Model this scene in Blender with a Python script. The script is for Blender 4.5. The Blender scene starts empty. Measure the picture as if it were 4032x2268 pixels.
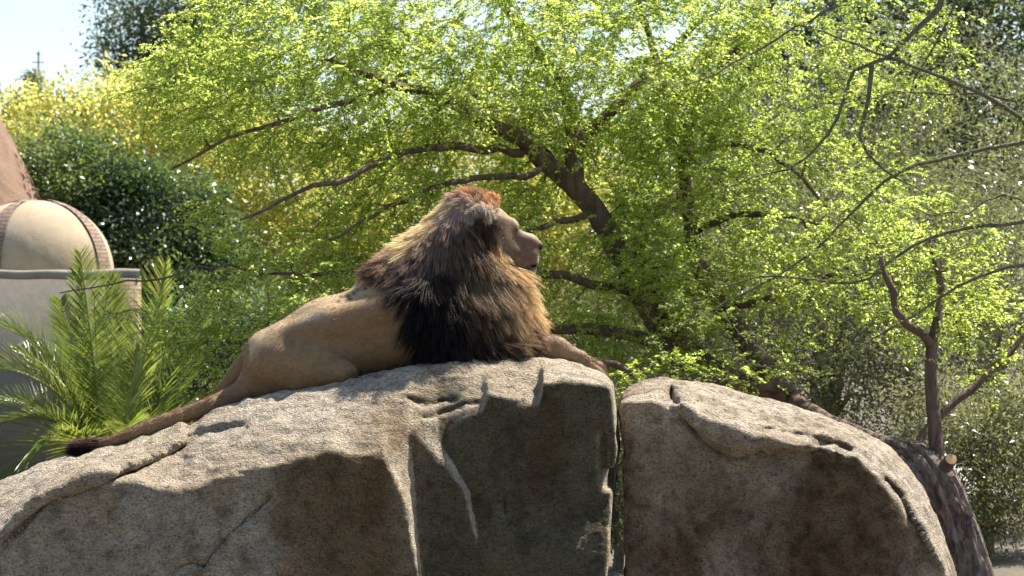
import bpy, math, random
import numpy as np
from mathutils import Vector

SC = bpy.context.scene
COL = SC.collection
R = math.radians
rng = np.random.default_rng(7)
random.seed(7)

# ------------------------------------------------------------------ camera
CAM_Y, CAM_Z, FPX = -14.0, 2.2, 2450.0      # camera 14 m in front of the lion, level
cam = bpy.data.objects.new('camera', bpy.data.cameras.new('camera'))
COL.objects.link(cam)
cam.location = (0.0, CAM_Y, CAM_Z)
cam.rotation_euler = (R(90), 0, 0)
cam.data.sensor_width = 36.0
cam.data.lens = 36.0 * FPX / 1024.0
cam.data.clip_start = 0.1
cam.data.clip_end = 2000
cam.data.dof.use_dof = True
cam.data.dof.focus_distance = 14.0
cam.data.dof.aperture_fstop = 4.5
SC.camera = cam

# ------------------------------------------------------------------ sky and sun
SUN_AZ, SUN_EL = R(50), R(57)               # behind the lion, to the right
SD = Vector((math.sin(SUN_AZ) * math.cos(SUN_EL), math.cos(SUN_AZ) * math.cos(SUN_EL), math.sin(SUN_EL)))
w = bpy.data.worlds.new('World'); SC.world = w; w.use_nodes = True
nt = w.node_tree
bg = nt.nodes['Background']
sky = nt.nodes.new('ShaderNodeTexSky'); sky.sky_type = 'NISHITA'; sky.sun_disc = False
sky.sun_elevation = SUN_EL; sky.sun_rotation = SUN_AZ
sky.air_density = 1.0; sky.dust_density = 1.0; sky.ozone_density = 1.0
nt.links.new(sky.outputs[0], bg.inputs[0]); bg.inputs[1].default_value = 0.095
sl = bpy.data.lights.new('sun', 'SUN'); sl.energy = 5.0; sl.angle = R(0.55); sl.color = (1.0, 0.94, 0.84)
so = bpy.data.objects.new('sun', sl); COL.objects.link(so)
so.rotation_euler = SD.to_track_quat('Z', 'Y').to_euler()
so.location = (0, 0, 30)
SC.view_settings.view_transform = 'Standard'
SC.view_settings.look = 'None'
SC.view_settings.gamma = 1.0
SC.view_settings.use_curve_mapping = False
SC.view_settings.exposure = 1.2
SC.cycles.use_denoising = True
SC.cycles.max_bounces = 12
SC.cycles.diffuse_bounces = 8
SC.cycles.transmission_bounces = 12
SC.cycles.transparent_max_bounces = 8
SC.cycles.sample_clamp_indirect = 6.0

# ------------------------------------------------------------------ helpers
def P(px, py, y=0.0):
    """point seen at picture position (px, py) of 1024x576, at depth y metres behind the lion's plane"""
    s = (y - CAM_Y) / FPX
    return np.array(((px - 512.0) * s, y, CAM_Z - (py - 288.0) * s))

def unP(p):
    s = FPX / (p[..., 1] - CAM_Y)
    return 512.0 + p[..., 0] * s, 288.0 - (p[..., 2] - CAM_Z) * s

def sstep(a, b, x):
    t = np.clip((x - a) / (b - a), 0, 1)
    return t * t * (3 - 2 * t)

def _hash(ix, iy, iz, seed):
    h = (ix.astype(np.uint32) * np.uint32(374761393) + iy.astype(np.uint32) * np.uint32(668265263)
         + iz.astype(np.uint32) * np.uint32(2147483647) + np.uint32(seed * 974711 + 12345))
    h = (h ^ (h >> np.uint32(13))) * np.uint32(1274126177)
    h = h ^ (h >> np.uint32(16))
    return (h & np.uint32(0xffff)).astype(np.float32) / 32767.5 - 1.0

def vnoise(p, seed=0):
    q = np.floor(p).astype(np.int64); f = (p - q).astype(np.float32)
    u = f * f * f * (f * (f * 6 - 15) + 10)
    x, y, z = q[..., 0], q[..., 1], q[..., 2]
    r = 0
    for dx in (0, 1):
        wx = u[..., 0] if dx else 1 - u[..., 0]
        for dy in (0, 1):
            wy = u[..., 1] if dy else 1 - u[..., 1]
            for dz in (0, 1):
                wz = u[..., 2] if dz else 1 - u[..., 2]
                r = r + wx * wy * wz * _hash(x + dx, y + dy, z + dz, seed)
    return r

def fbm(p, freq, octv=3, seed=0, gain=0.5):
    p = np.asarray(p, np.float32); a = 1.0; r = 0; t = 0
    for i in range(octv):
        r = r + a * vnoise(p * freq + 17.3 * i, seed + i); t += a
        a *= gain; freq *= 2.03
    return r / t

def mesh_obj(name, verts, faces, mat=None, parent=None, smooth=True, attrs=None):
    """verts (n,3), faces (m,k) array with k = 3 or 4 (or list of such arrays)"""
    me = bpy.data.meshes.new(name)
    fl = faces if isinstance(faces, list) else [faces]
    fl = [np.asarray(f, np.int32) for f in fl if len(f)]
    verts = np.asarray(verts, np.float32)
    me.vertices.add(len(verts)); me.vertices.foreach_set('co', verts.ravel())
    loops = np.concatenate([f.ravel() for f in fl])
    sizes = np.concatenate([np.full(len(f), f.shape[1], np.int32) for f in fl])
    starts = np.concatenate([[0], np.cumsum(sizes)[:-1]]).astype(np.int32)
    me.loops.add(len(loops)); me.loops.foreach_set('vertex_index', loops)
    me.polygons.add(len(sizes)); me.polygons.foreach_set('loop_start', starts)
    me.update(calc_edges=True)
    if smooth:
        me.polygons.foreach_set('use_smooth', np.ones(len(sizes), bool))
    for k, a in (attrs or {}).items():
        a = np.asarray(a, np.float32)
        if a.ndim == 1:
            at = me.attributes.new(k, 'FLOAT', 'POINT'); at.data.foreach_set('value', a)
        else:
            at = me.attributes.new(k, 'FLOAT_COLOR', 'POINT')
            c = np.ones((len(a), 4), np.float32); c[:, :3] = a
            at.data.foreach_set('color', c.ravel())
    me.validate()
    if mat: me.materials.append(mat)
    o = bpy.data.objects.new(name, me); COL.objects.link(o)
    if parent: o.parent = parent; o.matrix_parent_inverse = parent.matrix_world.inverted()
    return o

def tag(o, label=None, cat=None, group=None, kind=None):
    if label: o['label'] = label
    if cat: o['category'] = cat
    if group: o['group'] = group
    if kind: o['kind'] = kind
    return o

def thing(name, loc, label, cat, group=None):
    o = bpy.data.objects.new(name, None); COL.objects.link(o)
    o.location = loc; o.empty_display_size = 0.1
    bpy.context.view_layer.update()
    return tag(o, label, cat, group)

# ---- materials
def mat_new(name):
    m = bpy.data.materials.new(name); m.use_nodes = True
    n = m.node_tree.nodes; b = n['Principled BSDF']
    return m, m.node_tree, b

def N(nt, typ, **kw):
    n = nt.nodes.new(typ)
    for k, v in kw.items():
        if k in n.inputs: n.inputs[k].default_value = v
        else: setattr(n, k, v)
    return n

def ramp(nt, stops, fac):
    r = nt.nodes.new('ShaderNodeValToRGB')
    e = r.color_ramp.elements
    while len(e) < len(stops): e.new(0.5)
    for i, (p, c) in enumerate(stops):
        e[i].position = p; e[i].color = (*c, 1)
    nt.links.new(fac, r.inputs[0]); return r

def surf_nets(f, org, h):
    """naive surface nets: f scalar grid (neg inside) -> verts, quads"""
    s = f < 0
    nx, ny, nz = f.shape
    cs = [(i, j, k) for i in (0, 1) for j in (0, 1) for k in (0, 1)]
    sub = lambda a, c: a[c[0]:nx - 1 + c[0], c[1]:ny - 1 + c[1], c[2]:nz - 1 + c[2]]
    cnt = sum(sub(s, c).astype(np.int8) for c in cs)
    act = (cnt > 0) & (cnt < 8)
    ids = np.full(act.shape, -1, np.int64)
    I, J, K = np.nonzero(act)
    n = len(I); ids[I, J, K] = np.arange(n)
    fv = {c: f[I + c[0], J + c[1], K + c[2]] for c in cs}
    acc = np.zeros((n, 3)); num = np.zeros(n)
    for a in cs:
        for ax in range(3):
            if a[ax]: continue
            b = list(a); b[ax] = 1; b = tuple(b)
            fa, fb = fv[a], fv[b]
            m = (fa < 0) != (fb < 0)
            t = np.where(m, fa / np.where(m, fa - fb, 1), 0)
            pt = np.array(a, float)[None, :] + np.zeros((n, 3)); pt[:, ax] = t
            acc += np.where(m[:, None], pt, 0); num += m
    v = acc / num[:, None] + np.stack([I, J, K], 1)
    v = v * h + np.array(org)
    quads = []
    for ax in range(3):
        o1, o2 = [(1, 2), (2, 0), (0, 1)][ax]
        sl0 = [slice(None)] * 3; sl1 = [slice(None)] * 3
        sl0[ax] = slice(0, -1); sl1[ax] = slice(1, None)
        d = s[tuple(sl0)].astype(np.int8) - s[tuple(sl1)].astype(np.int8)
        g = np.nonzero(d)
        e = np.stack(g, 1); sg = d[g]
        ok = (e[:, o1] > 0) & (e[:, o2] > 0) & (e[:, o1] < f.shape[o1] - 1) & (e[:, o2] < f.shape[o2] - 1)
        e = e[ok]; sg = sg[ok]
        def gid(a, b):
            q = e.copy(); q[:, o1] -= a; q[:, o2] -= b
            return ids[q[:, 0], q[:, 1], q[:, 2]]
        q = np.stack([gid(1, 1), gid(0, 1), gid(0, 0), gid(1, 0)], 1)
        q[sg < 0] = q[sg < 0][:, ::-1]
        quads.append(q)
    return v, np.concatenate(quads)

def vert_normals(v, q):
    n = np.zeros_like(v)
    fn = np.cross(v[q[:, 2]] - v[q[:, 0]], v[q[:, 3]] - v[q[:, 1]])
    for k in range(4): np.add.at(n, q[:, k], fn)
    return n / (np.linalg.norm(n, axis=1, keepdims=True) + 1e-12)

def smax(a, b, k):
    h = np.clip(0.5 + 0.5 * (a - b) / k, 0, 1)
    return b * (1 - h) + a * h + k * h * (1 - h)

def polydist(px, py, pts):
    """distance in pixels to a polyline given in picture coordinates"""
    d = np.full(px.shape, 1e9, np.float32)
    for (x0, y0), (x1, y1) in zip(pts[:-1], pts[1:]):
        dx, dy = x1 - x0, y1 - y0
        t = np.clip(((px - x0) * dx + (py - y0) * dy) / (dx * dx + dy * dy), 0, 1)
        d = np.minimum(d, np.hypot(px - x0 - t * dx, py - y0 - t * dy))
    return d

def interp(x, pts):
    a = np.array(pts, float)
    return np.interp(x, a[:, 0], a[:, 1])

# ------------------------------------------------------------------ ground
def make_ground():
    m, nt, b = mat_new('dry_earth')
    tc = N(nt, 'ShaderNodeTexCoord')
    n1 = N(nt, 'ShaderNodeTexNoise', Scale=0.7, Detail=8.0, Roughness=0.65)
    n2 = N(nt, 'ShaderNodeTexNoise', Scale=14.0, Detail=6.0, Roughness=0.7)
    nt.links.new(tc.outputs['Object'], n1.inputs['Vector']); nt.links.new(tc.outputs['Object'], n2.inputs['Vector'])
    mx = N(nt, 'ShaderNodeMath', operation='ADD'); nt.links.new(n1.outputs[0], mx.inputs[0]); nt.links.new(n2.outputs[0], mx.inputs[1])
    md = N(nt, 'ShaderNodeMath', operation='MULTIPLY'); md.inputs[1].default_value = 0.5; nt.links.new(mx.outputs[0], md.inputs[0])
    r = ramp(nt, [(0.3, (0.06, 0.05, 0.032)), (0.5, (0.13, 0.11, 0.08)), (0.68, (0.22, 0.19, 0.15))], md.outputs[0])
    nt.links.new(r.outputs[0], b.inputs['Base Color']); b.inputs['Roughness'].default_value = 0.95
    bp = N(nt, 'ShaderNodeBump', Strength=0.6, Distance=0.05); nt.links.new(n2.outputs[0], bp.inputs['Height']); nt.links.new(bp.outputs[0], b.inputs['Normal'])
    # fine patch near, coarse to the horizon, one sheet
    xs = np.concatenate([[-900, -200, -60], np.linspace(-30, 30, 61), [60, 200, 900]])
    ys = np.concatenate([[-300, -60, -20], np.linspace(-10, 50, 61), [100, 300, 1200]])
    X, Y = np.meshgrid(xs, ys, indexing='ij')
    p = np.stack([X, Y, np.zeros_like(X)], -1)
    Z = 0.10 * fbm(p, 0.35, 2, 3) * (np.abs(X) < 29) * (Y > -9) * (Y < 49)
    v = np.stack([X, Y, Z - 0.02], -1).reshape(-1, 3)
    a = np.arange(len(xs) * len(ys)).reshape(len(xs), len(ys))
    q = np.stack([a[:-1, :-1], a[1:, :-1], a[1:, 1:], a[:-1, 1:]], -1).reshape(-1, 4)
    o = mesh_obj('ground', v, q, m); tag(o, kind='structure')
make_ground()
def make_bright_strip():  # added pale strip, stands in for bright specks showing between the leaves
    m, nt, b = mat_new('bright_strip_surface')
    tc = N(nt, 'ShaderNodeTexCoord'); n1 = N(nt, 'ShaderNodeTexNoise', Scale=9.0, Detail=8.0, Roughness=.7); nt.links.new(tc.outputs['Object'], n1.inputs['Vector'])
    r = ramp(nt, [(.35, (.34, .32, .29)), (.6, (.55, .53, .50))], n1.outputs[0]); nt.links.new(r.outputs[0], b.inputs['Base Color']); b.inputs['Roughness'].default_value = .9
    xs = np.linspace(1.5, 22, 60)
    lo = 9.6 + .5 * np.sin(xs * .5) + .3 * np.sin(xs * 1.7); hi = lo + 6.2 + .4 * np.sin(xs * .9)
    v = np.concatenate([np.stack([xs, lo, 0 * xs + .09], 1), np.stack([xs, hi, 0 * xs + .09], 1)])
    k = len(xs); q = np.array([(i, i + 1, k + i + 1, k + i) for i in range(k - 1)])
    o = mesh_obj('added_bright_strip', v, q, m); tag(o, kind='structure')
make_bright_strip()

# ------------------------------------------------------------------ boulders
def rock_material():
    m, nt, b = mat_new('sandstone')
    tc = N(nt, 'ShaderNodeTexCoord'); V = tc.outputs['Object']
    def noise(scale, detail, rough, dist=0.0):
        n = N(nt, 'ShaderNodeTexNoise', Scale=scale, Detail=detail, Roughness=rough, Distortion=dist)
        nt.links.new(V, n.inputs['Vector']); return n.outputs[0]
    big = noise(1.6, 5.0, 0.6, 0.6); mid = noise(9.0, 6.0, 0.65, 0.4); fine = noise(70.0, 5.0, 0.7)
    r1 = ramp(nt, [(0.28, (0.36, 0.28, 0.19)), (0.45, (0.44, 0.36, 0.255)), (0.58, (0.50, 0.42, 0.315)), (0.75, (0.46, 0.40, 0.31))], big)
    r2 = ramp(nt, [(0.30, (0.50, 0.48, 0.44)), (0.5, (0.92, 0.92, 0.92)), (0.7, (1.12, 1.10, 1.06))], mid)
    mx = N(nt, 'ShaderNodeMix', data_type='RGBA', blend_type='MULTIPLY'); mx.inputs[0].default_value = 1
    nt.links.new(r1.outputs[0], mx.inputs[6]); nt.links.new(r2.outputs[0], mx.inputs[7])
    r3 = ramp(nt, [(0.33, (0.30, 0.28, 0.27)), (0.47, (0.92, 0.92, 0.92)), (0.7, (1.2, 1.2, 1.2))], fine)
    mx2 = N(nt, 'ShaderNodeMix', data_type='RGBA', blend_type='MULTIPLY'); mx2.inputs[0].default_value = 1
    nt.links.new(mx.outputs[2], mx2.inputs[6]); nt.links.new(r3.outputs[0], mx2.inputs[7])
    # rusty brown and grey-green stains plus shade painted on the fronts, carried by the vertices
    at = N(nt, 'ShaderNodeAttribute', attribute_name='stain_shade')
    mx3 = N(nt, 'ShaderNodeMix', data_type='RGBA', blend_type='MULTIPLY'); mx3.inputs[0].default_value = 1
    nt.links.new(mx2.outputs[2], mx3.inputs[6]); nt.links.new(at.outputs['Color'], mx3.inputs[7])
    nt.links.new(mx3.outputs[2], b.inputs['Base Color'])
    b.inputs['Roughness'].default_value = 0.92; b.inputs['Specular IOR Level'].default_value = 0.25
    vor = N(nt, 'ShaderNodeTexVoronoi', Scale=38.0, feature='DISTANCE_TO_EDGE')
    mp = N(nt, 'ShaderNodeMapping'); mp.inputs['Scale'].default_value = (0.55, 1.0, 1.6)
    wob = N(nt, 'ShaderNodeMix', data_type='RGBA', blend_type='ADD'); wob.inputs[0].default_value = 0.10
    nz = N(nt, 'ShaderNodeTexNoise', Scale=12.0, Detail=3.0); nt.links.new(V, nz.inputs['Vector'])
    nt.links.new(V, wob.inputs[6]); nt.links.new(nz.outputs['Color'], wob.inputs[7])
    nt.links.new(wob.outputs[2], mp.inputs[0]); nt.links.new(mp.outputs[0], vor.inputs['Vector'])
    vr = N(nt, 'ShaderNodeMapRange'); vr.inputs[1].default_value = 0; vr.inputs[2].default_value = 0.16
    nt.links.new(vor.outputs[0], vr.inputs[0])
    ad = N(nt, 'ShaderNodeMath', operation='MULTIPLY_ADD'); nt.links.new(vr.outputs[0], ad.inputs[0]); ad.inputs[1].default_value = 0.22; nt.links.new(mid, ad.inputs[2])
    ad2 = N(nt, 'ShaderNodeMath', operation='MULTIPLY_ADD'); nt.links.new(fine, ad2.inputs[0]); ad2.inputs[1].default_value = 0.55; nt.links.new(ad.outputs[0], ad2.inputs[2])
    bp = N(nt, 'ShaderNodeBump', Strength=1.0, Distance=0.03); nt.links.new(ad2.outputs[0], bp.inputs['Height']); nt.links.new(bp.outputs[0], b.inputs['Normal'])
    return m
ROCK = rock_material()

CREST = [(-140, 568), (-60, 523), (0, 494), (40, 477), (66, 468), (97, 459), (150, 446), (180, 434), (192, 425), (207, 419), (240, 408), (254, 401),
         (298, 392), (350, 381), (410, 369), (457, 363), (545, 361), (575, 365), (598, 374), (606, 380), (640, 384)]
LIP = [(-140, 628), (-60, 573), (0, 534), (35, 506), (88, 482), (100, 481), (138, 483), (160, 489), (180, 493), (215, 481),
       (241, 472), (290, 465), (329, 454), (353, 461), (385, 459), (406, 434), (412, 434), (426, 446), (447, 440), (467, 420),
       (482, 414), (488, 397), (520, 404), (538, 409), (543, 383), (604, 385), (640, 390)]
YN = [(-140, -0.35), (0, -0.32), (150, -0.24), (254, -0.36), (350, -0.34), (457, -0.28), (545, -0.12), (640, -0.05)]
YF = [(-140, -1.25), (100, -1.08), (180, -1.10), (300, -1.05), (385, -0.98), (700, -0.98)]

def rock_top_py(px, Y):
    c = interp(px, CREST); l = interp(px, LIP); yn = interp(px, YN); yf = front_depth(px, l)
    d = np.maximum(yn - Y, 0) / (yn - yf)
    t = 0.45 * d + 0.55 * d ** 1.6
    back = np.maximum(Y - yn, 0)
    return c + (l - c) * t + 4 * back + 60 * np.maximum(Y - 0.75, 0)

def front_depth(px, py):
    yf = interp(px, YF)
    # batter of the left face
    y = yf - 0.07 * sstep(470, 640, py) * (1 - sstep(260, 420, px)) - 0.05 * sstep(470, 640, py)
    # first step back (sunlit sliver) and second step
    xl = interp(py, [(430, 374), (459, 383), (485, 395), (510, 404), (555, 416), (640, 425)])
    xr = interp(py, [(430, 411), (460, 413), (490, 414), (520, 416), (545, 418), (555, 419), (640, 428)])
    y = y + 0.24 * np.clip((px - xl) / np.maximum(xr - xl, 1.5), 0, 1)
    xl2 = interp(py, [(430, 415), (447, 426), (470, 445), (492, 463), (560, 480)])
    w2 = interp(py, [(430, 16), (447, 16), (470, 12), (492, 6), (505, 3), (560, 2)])
    y = y + 0.10 * np.clip((px - xl2) / w2, 0, 1) * (1 - sstep(500, 560, py))
    y = y + 0.06 * np.clip((px - 470) / 100, 0, 1)
    return y

def grid_noise(ax, freq, octv, seed, st=4):
    sub = [np.append(a[::st], a[-1] + st * (a[1] - a[0])) for a in ax]
    f = fbm(np.stack(np.meshgrid(*sub, indexing='ij'), -1), freq, octv, seed).astype(np.float32)
    for k in range(3):
        x = np.arange(len(ax[k])) / st; i = x.astype(int); t = (x - i).astype(np.float32).reshape([-1 if j == k else 1 for j in range(3)])
        f = np.take(f, i, k) * (1 - t) + np.take(f, i + 1, k) * t
    return f

def build_rock(name, label, field, lo, hi, h, seed, stain_shade):
    nx, ny, nz = [int((b - a) / h) + 1 for a, b in zip(lo, hi)]
    ax = [np.linspace(a, a + h * (n - 1), n) for a, n in zip(lo, (nx, ny, nz))]
    f = np.empty((nx, ny, nz), np.float32)
    na = grid_noise(ax, 3.4, 2, seed + 31); nb = grid_noise(ax, 4.6, 2, seed + 37)
    for i0 in range(0, nx, 24):
        X, Y, Z = np.meshgrid(ax[0][i0:i0 + 24], ax[1], ax[2], indexing='ij')
        f[i0:i0 + 24] = field(X.astype(np.float32), Y.astype(np.float32), Z.astype(np.float32), na[i0:i0 + 24], nb[i0:i0 + 24])
    f[0] = f[-1] = 1; f[:, 0] = f[:, -1] = 1; f[:, :, 0] = f[:, :, -1] = 1
    v, q = surf_nets(f, lo, h)
    n = vert_normals(v, q)
    an = v * np.array([0.7, 1.0, 1.5])
    ridg = 1 - np.abs(fbm(an, 9.0, 3, seed + 5)) * 2
    up = np.clip(n[:, 2], 0, 1)
    disp = 0.022 * fbm(v, 2.6, 3, seed) + 0.011 * fbm(v, 11, 3, seed + 9) + (0.004 + 0.012 * up) * ridg
    v2 = v + n * disp[:, None]
    px, py = unP(v2)
    o = mesh_obj(name, v2, q, ROCK, attrs={'stain_shade': stain_shade(v2, n, px, py)})
    tag(o, label, 'boulder')
    return o

def crack(px, py, pts, wpx, depth, seed):
    d = polydist(px, py, pts)
    return depth * np.exp(-(d / wpx) ** 2)

SLAB = [(186, 446), (176, 452), (150, 464), (120, 477), (80, 492), (41, 509), (0, 546), (-60, 600)]
def field_main(X, Y, Z, na, nb):
    s = FPX / (Y - CAM_Y)
    px = 512 + X * s; py = 288 - (Z - CAM_Z) * s
    nn = na * 5
    pxw = px + nn; pyw = py + nb * 4
    top = (rock_top_py(px, Y) - py) / 175
    top = top / 1.12
    fr = front_depth(px + na * 2.2, pyw) - Y
    xr = interp(py, [(360, 603), (380, 608), (386, 611), (400, 613), (430, 616), (450, 617), (480, 614), (500, 612), (520, 610), (576, 606), (700, 600)])
    rt = (px - xr) / 175
    bk = Y - 1.15 - 0.1 * nn / 5
    # upper slab that the tail lies on: proud above its crevice, undercut at it
    cl = interp(px, sorted(SLAB))
    ab = (1 - sstep(-3, 2, py - cl)) * (1 - sstep(180, 190, px)) * (Y < 0.3)
    f = smax(smax(top, fr, 0.028), smax(rt, bk, 0.05), 0.035)
    f = f - 0.045 * ab
    f = f + crack(pxw, pyw, SLAB[:-1], 2.6, 0.06, 1) * (Y < -0.2) * (1 - sstep(176, 192, px))
    f = f + crack(pxw, pyw, [(269, 497), (258, 508), (235, 530), (222, 544), (211, 556), (204, 566)], 2.0, 0.05, 2)
    f = f + crack(pxw, pyw, [(204, 566), (190, 562), (176, 570), (165, 590)], 3.0, 0.05, 2)
    f = f + crack(pxw, pyw, [(589, 433), (580, 470), (568, 502), (545, 540), (538, 580)], 1.3, 0.006, 2)
    f = f + crack(pxw, pyw, [(606, 436), (604, 462), (606, 484)], 8.0, 0.05, 2) * (Y < 0)
    f = f + crack(pxw, pyw, [(414, 540), (418, 560), (420, 590)], 1.8, 0.04, 2)
    f = f + crack(pxw, pyw, [(505, 498), (508, 520)], 1.4, 0.02, 2)
    # ledge below the lion's belly and the small chipped block at the right of the slab
    f = f - 0.016 * sstep(196, 204, px) * (1 - sstep(249, 252, px)) * (1 - sstep(-1.5, 1.5, py - interp(px, [(200, 432), (252, 420)]))) * (Y < -0.2)
    # flakes
    f = f + crack(pxw, pyw, [(408, 400), (430, 404), (455, 401)], 2.2, 0.03, 3)
    f = f + crack(pxw, pyw, [(425, 418), (450, 410), (476, 405)], 2.0, 0.025, 3)
    f = f + crack(pxw, pyw, [(188, 440), (215, 432), (250, 428)], 2.0, 0.02, 3)
    return f

def stain_shade_main(v, n, px, py):
    lo = fbm(v, 1.3, 3, 71); hi = fbm(v * np.array([1, 1, 0.45]), 5.0, 3, 72); tiny = fbm(v, 22, 2, 74)
    c = np.ones((len(v), 3))
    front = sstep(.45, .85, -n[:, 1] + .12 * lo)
    # stone tint with the front's shade darkened into it: brown on the hollow left-centre face, grey-green on the centre-right face
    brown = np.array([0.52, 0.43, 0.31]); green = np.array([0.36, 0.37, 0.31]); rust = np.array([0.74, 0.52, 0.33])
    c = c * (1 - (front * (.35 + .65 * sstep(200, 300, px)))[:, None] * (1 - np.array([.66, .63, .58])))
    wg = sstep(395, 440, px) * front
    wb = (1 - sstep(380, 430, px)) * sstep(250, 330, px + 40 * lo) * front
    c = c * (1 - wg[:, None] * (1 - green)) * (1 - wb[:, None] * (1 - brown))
    wr = sstep(0.05, 0.5, hi) * front * 0.6
    c = c * (1 - wr[:, None] * (1 - rust))
    pale = sstep(0.25, 0.6, lo + 0.4 * tiny) * 0.35
    c = c * (1 + pale[:, None] * np.array([0.5, 0.5, 0.48]))
    dark = sstep(0.2, 0.6, tiny + 0.3 * lo) * 0.2
    return c * (1 - dark[:, None])

SIL2 = [(612, 440), (615, 415), (618, 404), (630, 391), (643, 384), (664, 382), (700, 386), (728, 391), (771, 402), (822, 418),
        (856, 431), (889, 450), (906, 467), (923, 492), (940, 526), (951, 560), (958, 600), (968, 680)]
LIP2 = [(612, 445), (618, 405), (640, 402), (655, 402), (670, 411), (674, 400), (690, 406), (711, 414), (762, 430), (813, 443),
        (835, 447), (856, 456), (881, 483), (915, 530), (940, 575), (968, 720)]
def field_right(X, Y, Z, na, nb):
    s = FPX / (Y - CAM_Y)
    px = 512 + X * s; py = 288 - (Z - CAM_Z) * s
    pxw = px + na * 4; pyw = py + nb * 4
    c = interp(px, SIL2); l = interp(px, LIP2)
    yn = 0.55; yf = -0.05
    d = np.maximum(yn - Y, 0) / (yn - yf)
    tp = c + (l - c) * (0.3 * d + 0.7 * d ** 1.7) + 70 * np.maximum(Y - 0.75, 0) ** 1.3
    top = (tp - py) / 175
    slope = np.gradient(np.array([interp(x, SIL2) for x in range(600, 1000)]))
    sl = np.interp(px, np.arange(600, 1000), slope)
    top = top / np.sqrt(1.15 + sl ** 2)
    fy = yf - 0.06 * sstep(440, 600, py) + 0.25 * sstep(860, 960, px)
    ledge = interp(px, [(600, 380), (672, 402), (690, 425), (704, 440), (732, 457), (770, 448), (813, 451), (862, 456), (890, 480), (960, 600)])
    prd = (1 - sstep(-2.5, 2.5, pyw - ledge)) * sstep(670, 680, pxw)
    fr = fy - 0.085 * prd - Y
    xl = interp(py, [(380, 614), (403, 619), (449, 625.5), (576, 627), (700, 628)])
    lt = (xl - px) / 175
    f = smax(smax(top, fr, 0.03), smax(lt, Y - 1.2, 0.05), 0.045)
    f = f + crack(pxw, pyw, [(674, 400), (690, 425), (704, 440), (716, 450), (732, 457), (760, 452)], 2.2, 0.035, 1)
    f = f + crack(pxw, pyw, [(672, 392), (675, 402)], 3.5, 0.05, 1)
    f = f + crack(pxw, pyw, [(760, 430), (790, 437), (815, 440), (830, 444)], 1.8, 0.02, 1)
    f = f + crack(pxw, pyw, [(815, 446), (835, 446), (850, 452)], 5, 0.04, 1)
    f = f + crack(pxw, pyw, [(884, 482), (900, 500), (912, 525)], 3, 0.04, 1)
    f = f + crack(pxw, pyw, [(686, 505), (700, 540), (712, 576)], 1.8, 0.02, 1)
    f = f + crack(pxw, pyw, [(800, 470), (790, 510), (806, 540)], 1.5, 0.012, 1)
    return f

def stain_shade_right(v, n, px, py):
    lo = fbm(v, 1.5, 3, 81); hi = fbm(v * np.array([1, 1, 0.5]), 5.0, 3, 82); tiny = fbm(v, 22, 2, 84)
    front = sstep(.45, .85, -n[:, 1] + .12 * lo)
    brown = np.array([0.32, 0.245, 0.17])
    wv = front * (0.45 + 0.55 * sstep(-0.3, 0.35, lo)) * sstep(400, 460, py)  # brown of the front faces, with their shade darkened into it
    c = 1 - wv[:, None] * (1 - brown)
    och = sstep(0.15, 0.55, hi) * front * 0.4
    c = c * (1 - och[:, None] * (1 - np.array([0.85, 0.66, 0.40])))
    dark = sstep(0.2, 0.5, tiny + 0.3 * lo) * 0.35
    return c * (1 - dark[:, None])

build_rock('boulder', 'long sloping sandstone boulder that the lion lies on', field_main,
           (-4.3, -1.75, -0.15), (0.72, 1.35, 2.05), 0.0165, 11, stain_shade_main)
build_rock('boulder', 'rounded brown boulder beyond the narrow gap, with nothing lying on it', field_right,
           (0.52, -0.6, -0.15), (3.1, 1.45, 1.85), 0.0165, 23, stain_shade_right)
# ------------------------------------------------------------------ lion
def fur_material(name, rough=0.55, trans=0.22):
    m, nt, b = mat_new(name)
    at = N(nt, 'ShaderNodeAttribute', attribute_name='coat')
    nt.links.new(at.outputs['Color'], b.inputs['Base Color'])
    b.inputs['Roughness'].default_value = rough; b.inputs['Specular IOR Level'].default_value = 0.2
    tr = N(nt, 'ShaderNodeBsdfTranslucent'); nt.links.new(at.outputs['Color'], tr.inputs[0])
    mx = N(nt, 'ShaderNodeMixShader'); mx.inputs[0].default_value = trans
    nt.links.new(b.outputs[0], mx.inputs[1]); nt.links.new(tr.outputs[0], mx.inputs[2])
    nt.links.new(mx.outputs[0], nt.nodes['Material Output'].inputs[0])
    return m
FUR = fur_material('short_tawny_fur', 0.6, 0.12)
HAIR = fur_material('mane_hair', 0.62, 0.38)

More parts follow.
